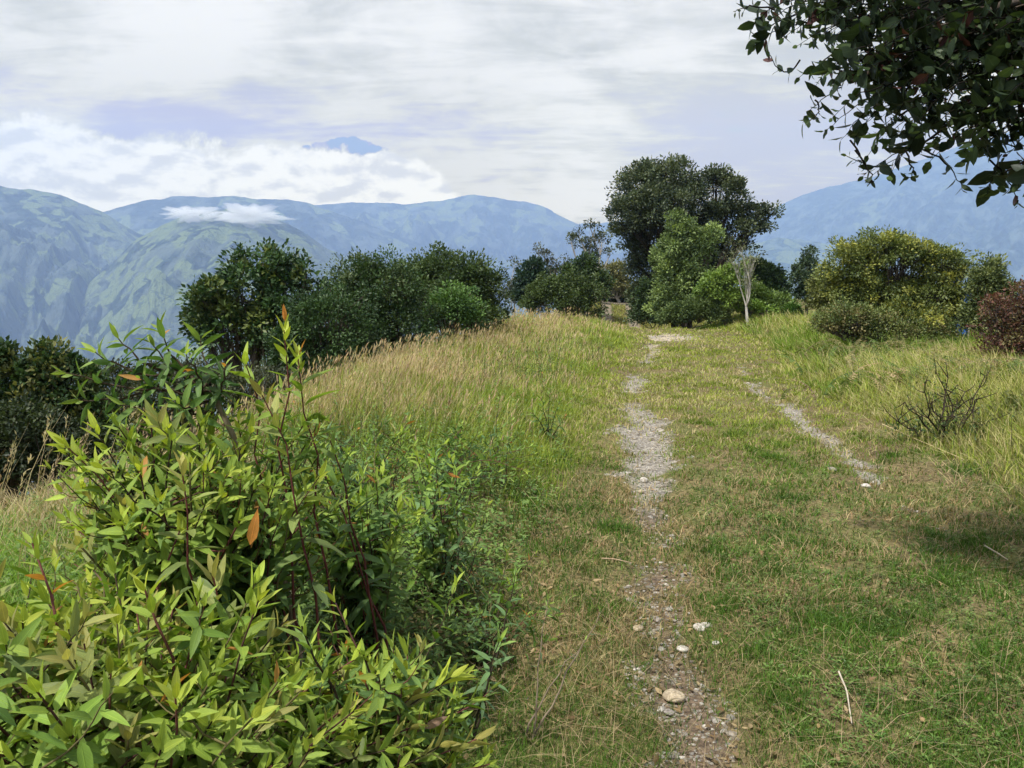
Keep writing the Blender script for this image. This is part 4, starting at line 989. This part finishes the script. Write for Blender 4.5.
    tree('bush', 'dark undergrowth at the left foot of the big tree beside the far track', 'bush', 33.5, [(648, 312, 16, 14), (664, 316, 18, 11), (652, 296, 14, 14), (640, 318, 9, 8)], (655, 326), leaf=.10, clumps=150, per=90, cr=.3, trunk=.05, group=G3, stems=3, ca=(.03, .055, .022), cb=(.075, .12, .045))
    tree('bush', 'mid green thicket at the foot of the light green tall tree', 'bush', 30., [(684, 314, 20, 11), (703, 312, 16, 12), (670, 318, 12, 8), (716, 316, 12, 8)], (692, 325), leaf=.09, clumps=170, per=90, cr=.26, trunk=.04, group=G3, stems=3, ca=(.05, .085, .03), cb=(.13, .18, .06))
    tree('bush', 'low yellow green bushes merging between the bare whitish tree and the dark domed tree', 'bush', 31.5, [(752, 296, 14, 11), (770, 303, 16, 8), (738, 308, 12, 7), (784, 304, 10, 7)], (760, 314), leaf=.09, clumps=140, per=85, cr=.26, trunk=.04, group=G3, stems=3, ca=(.07, .12, .03), cb=(.17, .25, .06))
    tree('bush', 'dull green brush joining the olive bush to the big tree behind the far track', 'bush', 48., [(600, 298, 16, 9), (626, 300, 14, 8), (640, 296, 12, 12), (612, 290, 12, 8)], (615, 306), leaf=.15, clumps=120, per=80, cr=.4, trunk=.06, group=G2, stems=3, ca=(.04, .06, .035), cb=(.10, .13, .07))
    G4 = 'shrubs on the right verge'
    tree('conifer', 'slim dark conifer with a narrow tip, left of the olive shrub', 'tree', 30., [(809, 254, 4, 6), (808, 266, 7, 8), (803, 280, 11, 9), (808, 293, 12, 9), (798, 270, 4, 4)], (806, 318), leaf=.10, clumps=90, per=65, cr=.26, trunk=.07, group=G4, ca=(.035, .06, .035), cb=(.08, .12, .07), fork=.6)
    tree('shrub', 'large olive shrub with a rounded crown and dark hollows on the right', 'shrub', 17.5,
         [(850, 268, 30, 22), (885, 256, 32, 20), (905, 260, 28, 20), (940, 268, 26, 22), (955, 288, 16, 26), (952, 315, 18, 24), (862, 295, 30, 22), (925, 300, 34, 26), (890, 300, 34, 22, .5), (840, 292, 18, 18), (900, 325, 44, 22, -.3), (945, 318, 22, 22), (860, 322, 30, 18)],
         (897, 352), leaf=.062, clumps=820, per=85, cr=.2, trunk=.08, group=G4, stems=5, ca=(.06, .09, .028), cb=(.17, .205, .06), ctop=(.34, .34, .07), shell=.6, fork=.25)
    tree('shrub', 'yellow green shrub between the slim conifer and the olive shrub', 'shrub', 20., [(825, 290, 14, 14), (835, 300, 18, 14), (822, 306, 14, 10)], (828, 322), leaf=.07, clumps=100, per=70, cr=.22, trunk=.05, group=G4, ca=(.08, .10, .03), cb=(.2, .22, .07))
    tree('shrub', 'tan and green scrubby bush at the foot of the olive shrub', 'shrub', 16.5, [(850, 322, 28, 18), (830, 326, 20, 14), (880, 334, 30, 18), (910, 338, 30, 16), (940, 336, 22, 14)], (850, 350), leaf=.05, clumps=330, per=55, cr=.18, trunk=.03, group=G4, stems=4, ca=(.06, .10, .03), cb=(.18, .21, .07), ctop=(.28, .23, .11))
    tree('shrub', 'pale green shrub between the olive shrub and the reddish one', 'shrub', 16., [(986, 285, 15, 18), (996, 300, 18, 20), (984, 312, 14, 22), (990, 270, 9, 9), (976, 322, 12, 18), (1000, 325, 16, 20)], (988, 345), leaf=.06, clumps=250, per=75, cr=.19, trunk=.05, group=G4, ca=(.06, .09, .035), cb=(.19, .22, .08))
    tree('shrub', 'reddish purple shrub at the right edge', 'shrub', 12.5, [(1012, 318, 26, 26), (1030, 300, 24, 20), (1000, 335, 22, 18), (1040, 335, 40, 30), (1018, 350, 34, 20), (1060, 310, 40, 34), (1000, 358, 24, 16), (1034, 368, 30, 18), (992, 312, 14, 16)], (1022, 385), leaf=.05, clumps=360, per=34, cr=.16, trunk=.05, group=G4, ca=(.06, .028, .022), cb=(.15, .07, .05), ctop=(.22, .20, .09), stems=4)
    fern('dry tan fern clump below the reddish shrub', (1003, 392), 10.5, 2.0, .8, 190, (.34, .25, .15))
    fern('brown and green ferns at the foot of the pale green shrub', (955, 368), 13.0, 1.9, .75, 150, (.28, .23, .12))
    fern('patch of dull brown bracken at the foot of the olive shrub', (905, 358), 15.5, 1.9, .75, 190, (.24, .21, .10))
    tree('shrub', 'green leafy bush at the lower right edge', 'shrub', 8., [(1000, 428, 26, 14), (1025, 420, 28, 20), (985, 440, 20, 10)], (1005, 452), leaf=.045, clumps=120, per=50, cr=.12, trunk=.02, group=G4, ca=(.08, .11, .04), cb=(.2, .22, .09))

def fern(label, px, Y, wx, h, n, c):
    """arching fronds with small leaflets in two rows"""
    b = at(px[0], px[1], Y); base = np.array([b[0], b[1], gz(b[0], b[1])])
    e = empty('fern_clump', base, label, 'ferns', 'shrubs on the right verge'); lb = MB(); sb = lb
    for k in range(n):
        f = base + [rng.normal(0, wx * .5), rng.normal(0, .35), 0]; f[2] = gz(f[0], f[1])
        az = rng.uniform(0, 6.28); L = h * rng.uniform(.45, 1.); d = np.array([math.cos(az), math.sin(az), 0])
        t = np.linspace(0, 1, 26)[:, None]; p = f + d * L * (.2 * t + .55 * t ** 2) + np.array([0, 0, 1.]) * L * (1.05 * t - .5 * t ** 2.2)
        cc = np.asarray(c) * rng.uniform(.6, 1.35) if rng.random() < .55 else np.array([.10, .16, .04])
        tube(sb, p, np.linspace(.005, .0015, 26), cc * 1.1, 4)
        A = nrm(np.gradient(p, axis=0)); S = np.array([-d[1], d[0], 0]); N = np.cross(np.tile(S, (26, 1)), A); N *= np.sign(N[:, 2:3] + 1e-6)
        for sg in (-1, 1):
            q = p[2:]; D = sg * S + A[2:] * .35 + [0, 0, -.25] + rng.normal(0, .22, (24, 3))
            ll = .15 * L / .8 * (1 - np.linspace(.1, 1, 24) ** 1.4 * .85) * rng.uniform(.5, 1.1, 24)
            leaves(lb, q, D, N[2:], ll, ll * .26, cc * rng.uniform(.7, 1.3, (24, 1)), K=3, prof='lance', droop=.3, fold=.4)
    lb.build('frond', M_crown, e)

def bare_shrub():
    b0 = at(945, 446, 7.6); b = np.array([b0[0], b0[1], gz(b0[0], b0[1])])
    e = empty('bare_shrub', b, 'small nearly leafless shrub of dark twigs in the right verge', 'shrub', 'shrubs on the right verge'); sb, lb = MB(), MB()
    for px, py in [(925, 382), (936, 372), (948, 378), (965, 392), (985, 376), (975, 400), (905, 402), (898, 420), (958, 404), (930, 404), (990, 420)]:
        t = at(px, py, 7.6 + rng.normal(0, .15)); p = curve(b + rng.normal(0, .03, 3) * [1, 1, 0], t, [rng.normal(0, .05), 0, -.03], 8, .012)
        tube(sb, p, np.linspace(.011, .004, 8), (.5, .45, .4), 5)
        for k in range(3, 8):
            for _ in range(2):
                q = p[k] + rng.normal(0, .08, 3) + [0, 0, .06]; tube(sb, curve(p[k], q, rng.normal(0, .01, 3), 4), np.linspace(.005, .003, 4), (.5, .45, .4), 4)
                m = 5; quads(lb, q + rng.normal(0, .03, (m, 3)), rng.normal(0, 1, (m, 3)) + [0, 0, .5], rng.normal(0, .5, (m, 3)) + [0, 0, 1], .03, .014, np.array([.07, .11, .03]) * rng.uniform(.6, 1.5, (m, 1)))
    m = 500; q = b + rng.normal(0, 1, (m, 3)) * [.25, .2, .05] + [0, 0, .1]
    quads(lb, q, rng.normal(0, .6, (m, 3)) + [0, 0, 1], rng.normal(0, 1, (m, 3)), .05, .016, np.array([.05, .09, .025]) * rng.uniform(.5, 1.5, (m, 1)))
    sb.build('stem', M_bark, e); lb.build('foliage', M_crown, e)

def overhead():
    foot = np.array([4.7, 1.3, gz(4.7, 1.3)])
    e = empty('broadleaf_tree', foot, 'overhanging tree whose dark broad leaved branches fill the top right corner', 'tree')
    lb, sb = MB(), MB()
    top = np.array([4.4, 1.8, 2.9])
    tube(sb, curve(foot, top, (.15, 0, 0), 8, .02), np.linspace(.17, .12, 8), (1, 1, 1), 10)
    spec = dict(old=(.022, .036, .022), mid=(.03, .05, .026), young=(.055, .09, .03), low=80, tip=35, wide=.52, prof='ovate', K=4, droop=.35, fold=.2, odd=.03, oddcol=(.075, .03, .03))
    vis = [(800, 5, 60, 30, 3.6), (850, 30, 60, 60, 3.6), (830, 85, 28, 34, 3.5), (880, 80, 60, 50, 3.6), (930, 60, 90, 60, 3.5), (900, 135, 42, 30, 3.5), (960, 115, 60, 38, 3.4), (1010, 120, 50, 40, 3.3), (1060, 60, 80, 90, 3.2), (960, 20, 110, 60, 3.7), (1000, 60, 70, 60, 4.2), (870, -20, 110, 50, 3.9), (1000, 170, 34, 14, 3.3), (1080, 140, 60, 60, 3.3)]
    lim = []
    for px, py, rx, ry, Y in vis:
        c = at(px, py, Y); k = Y / FPX; r = np.array([rx * k, .38, ry * k])
        p = curve(top + rng.normal(0, .08, 3), c + [.25, .1, .06], [0, .1, .22], 8, .02); tube(sb, p, np.linspace(.05, .014, 8), (1, 1, 1), 6); lim.append((c, r, p, max(6, int(rx * ry / 100))))
    for q in [(3.0, 1.2, 3.7, 1.2, 1.0, .5), (.8, 2.3, 4.0, 1.1, .9, .3), (4.6, .2, 3.7, 1.4, 1.2, .7), (1.9, 2.2, 4.1, 1., .9, .35), (4.2, 1.4, 4.5, 1.6, 1.5, .6), (2.7, .0, 3.6, 1.0, 1.0, .5), (2.4, 2.6, 4.1, .9, .8, .35)]:  # crown lobes out of view, added to shade the leaves in sight
        c = np.array(q[:3]); r = np.array(q[3:]); p = curve(top, c, [0, 0, .1], 8, .03); tube(sb, p, np.linspace(.08, .02, 8), (1, 1, 1), 6); lim.append((c, r, p, 16 if q[0] < 2.6 else 36))
    for c, r, p, n in lim:
        for _ in range(n):
            d = nrm(rng.normal(0, 1, 3)); t = c + d * r * rng.random() ** .4
            s = p[rng.integers(4, 8)]; m = s + (t - s) * .45 + rng.normal(0, .04, 3)
            tube(sb, curve(s, m, rng.normal(0, .02, 3), 4), np.linspace(.007, .004, 4), (.7, .65, .6), 4)
            dr = nrm(t - m + rng.normal(0, .05, 3)); ln = rng.uniform(.16, .3); a = t - dr * ln
            shoot(lb, sb, a, t + [0, 0, -.05], (0, 0, .02), .0032, rng.uniform(.05, .125), 9, spec, (.06, .05, .04), start=.1)
    for path, sz in [([(855, 150), (872, 175), (870, 182)], .055), ([(925, 150), (950, 168), (962, 190)], .07), ([(990, 160), (1008, 180), (1018, 205)], .085), ([(800, 60), (785, 72), (765, 50)], .06), ([(815, 100), (818, 112), (812, 118)], .06), ([(775, 10), (750, 8), (735, 12)], .05), ([(850, 140), (862, 160), (845, 155)], .05), ([(905, 150), (912, 172), (905, 178)], .05)]:
        P = [at(a, b, 3.4) for a, b in path]
        shoot(lb, sb, P[0], P[2], (P[1] - (P[0] + P[2]) / 2), .004, sz, 9, dict(spec, low=70, wide=.42), (.06, .05, .04), start=.3)
    sb.build('trunk', M_bark, e); lb.build('crown', M_overh, e)

def small_things():
    W_, T_, B_ = (.46, .43, .39), (.42, .35, .25), (.28, .25, .23)
    for a in [(674, 692, 22, .45, T_, 'largest pale tan stone near the bottom of the left rut'), (700, 628, 15, .5, W_, 'white stone at the right side of the left rut'), (683, 646, 13, .3, W_, 'small flat white stone in the middle of the left rut'),
              (657, 617, 12, .35, B_, 'grey flat stone left of the white stone pair'), (638, 628, 14, .3, T_, 'tan stone half sunk at the left side of the rut'), (644, 480, 9, .7, W_, 'pointed cream stone where the gravel ends'),
              (641, 491, 7, .6, T_, 'small tan pebble just below the pointed cream stone'), (716, 644, 9, .4, W_, 'pale chip of stone at the right edge of the left rut'), (669, 706, 12, .25, B_, 'grey slab just below the largest tan stone'), (669, 606, 9, .35, W_, 'pale flat stone highest in the brown part of the rut'),
              (606, 438, 7, .5, B_, 'dark lump at the left edge of the gravel'), (832, 470, 9, .5, B_, 'grey stone in the right rut'), (866, 484, 10, .5, W_, 'pale stone in the right rut'), (706, 626, 12, .4, W_, 'second white stone, touching the one at the right side of the rut')]:
        stone(*a)
    # twigs
    def twig(label, pts, r, c=(.5, .45, .38)):
        P = []
        for px, py in pts:
            ang = math.atan((py - 384) / FPX) + PITCH; p = at(px, py, CAM_Z / math.tan(ang)); P.append([p[0], p[1], gz(p[0], p[1]) + .035])
        P = np.array(P); mb = MB(); t = np.linspace(0, 1, 10); P = np.stack([np.interp(t, np.linspace(0, 1, len(P)), P[:, k]) for k in range(3)], 1)
        tube(mb, P, np.linspace(r, r * .5, 10), c, 6); o = mb.build('twig', M_stem, origin=P[0]); tag(o, label, 'twig', 'fallen twigs in the grass')
    twig('pale forked twig standing out of the turf at the bottom right', [(838, 686), (846, 705), (851, 738)], .004, (.55, .48, .38))
    twig('long bleached stalk lying across the right verge', [(882, 428), (920, 446), (965, 465)], .007, (.5, .4, .22))
    twig('brown stick lying on the dead grass to the right', [(985, 545), (998, 553), (1008, 560)], .005, (.5, .42, .3))
    twig('short brown stick beside the left rut', [(602, 569), (615, 568), (632, 569)], .004, (.45, .33, .22))
    # blue sheet behind the shrub
    c = at(966, 330, 17.0); b = np.array([c[0], c[1], gz(c[0], c[1])])
    e = empty('blue_sheet', b, 'blue plastic sheet hanging from a thin pole behind the olive shrub', 'sheet')
    mb = MB(); tp = at(968, 276, 17.0)[2] - b[2]
    tube(mb, [b + [.05, 0, 0], b + [.06, 0, tp * .5], b + [.08, 0, tp]], .018, (.5, .45, .38), 8); mb.build('pole', M_stem, e)
    nx_, nz_ = 14, 30; uu, vv = np.meshgrid(np.linspace(0, 1, nx_), np.linspace(0, 1, nz_))
    wd = .14 + .30 * (1 - vv) ** 2 + .04 * np.sin(vv * 23)
    x = b[0] + .08 - uu * wd; y = b[1] + .05 * np.sin(uu * 14 + vv * 4) + .05 * fbm(uu * 4, vv * 5, o=2); z = b[2] + .15 + vv * (tp - .25)
    i, j = np.meshgrid(np.arange(nz_ - 1), np.arange(nx_ - 1), indexing='ij'); f = np.stack([i * nx_ + j, i * nx_ + j + 1, (i + 1) * nx_ + j + 1, (i + 1) * nx_ + j], -1).reshape(-1, 4)
    m, nt = newmat('blue_plastic'); g = NG(nt); p = g.n('ShaderNodeBsdfPrincipled'); n = g.noise(g.n('ShaderNodeNewGeometry').outputs['Position'], 6, 3)
    g.set(p.inputs['Base Color'], g.mix(g.mr(n, .3, .7), (.02, .07, .26), (.04, .13, .38))); p.inputs['Roughness'].default_value = .4
    g.set(g.n('ShaderNodeOutputMaterial').inputs[0], p.outputs[0])
    mb = MB(); V2 = np.stack([x, y, z], -1).reshape(-1, 3); nV = len(V2)
    mb.add(np.concatenate([V2, V2 + [0, .006, 0]]), np.concatenate([f, f[:, ::-1] + nV])); mb.build('sheet', m, e)

turf(); bank_grass(); left_green(); verge_grass(); mound_grass(); litter(); ground_weeds(); gravel(); tall_weeds()
foreground(); woods(); bare_shrub(); overhead(); small_things()


vs = scene.view_settings
vs.view_transform = 'Standard'; vs.look = 'None'; vs.gamma = 1; vs.exposure = EXPO; vs.use_curve_mapping = False
cy = scene.cycles
cy.use_denoising = True
try: cy.denoiser = 'OPENIMAGEDENOISE'
except Exception: pass
cy.max_bounces = 6; cy.diffuse_bounces = 3; cy.glossy_bounces = 2; cy.transmission_bounces = 4; cy.volume_bounces = 3; cy.transparent_max_bounces = 8
cy.sample_clamp_indirect = 6
cy.use_adaptive_sampling = True; cy.adaptive_threshold = .015
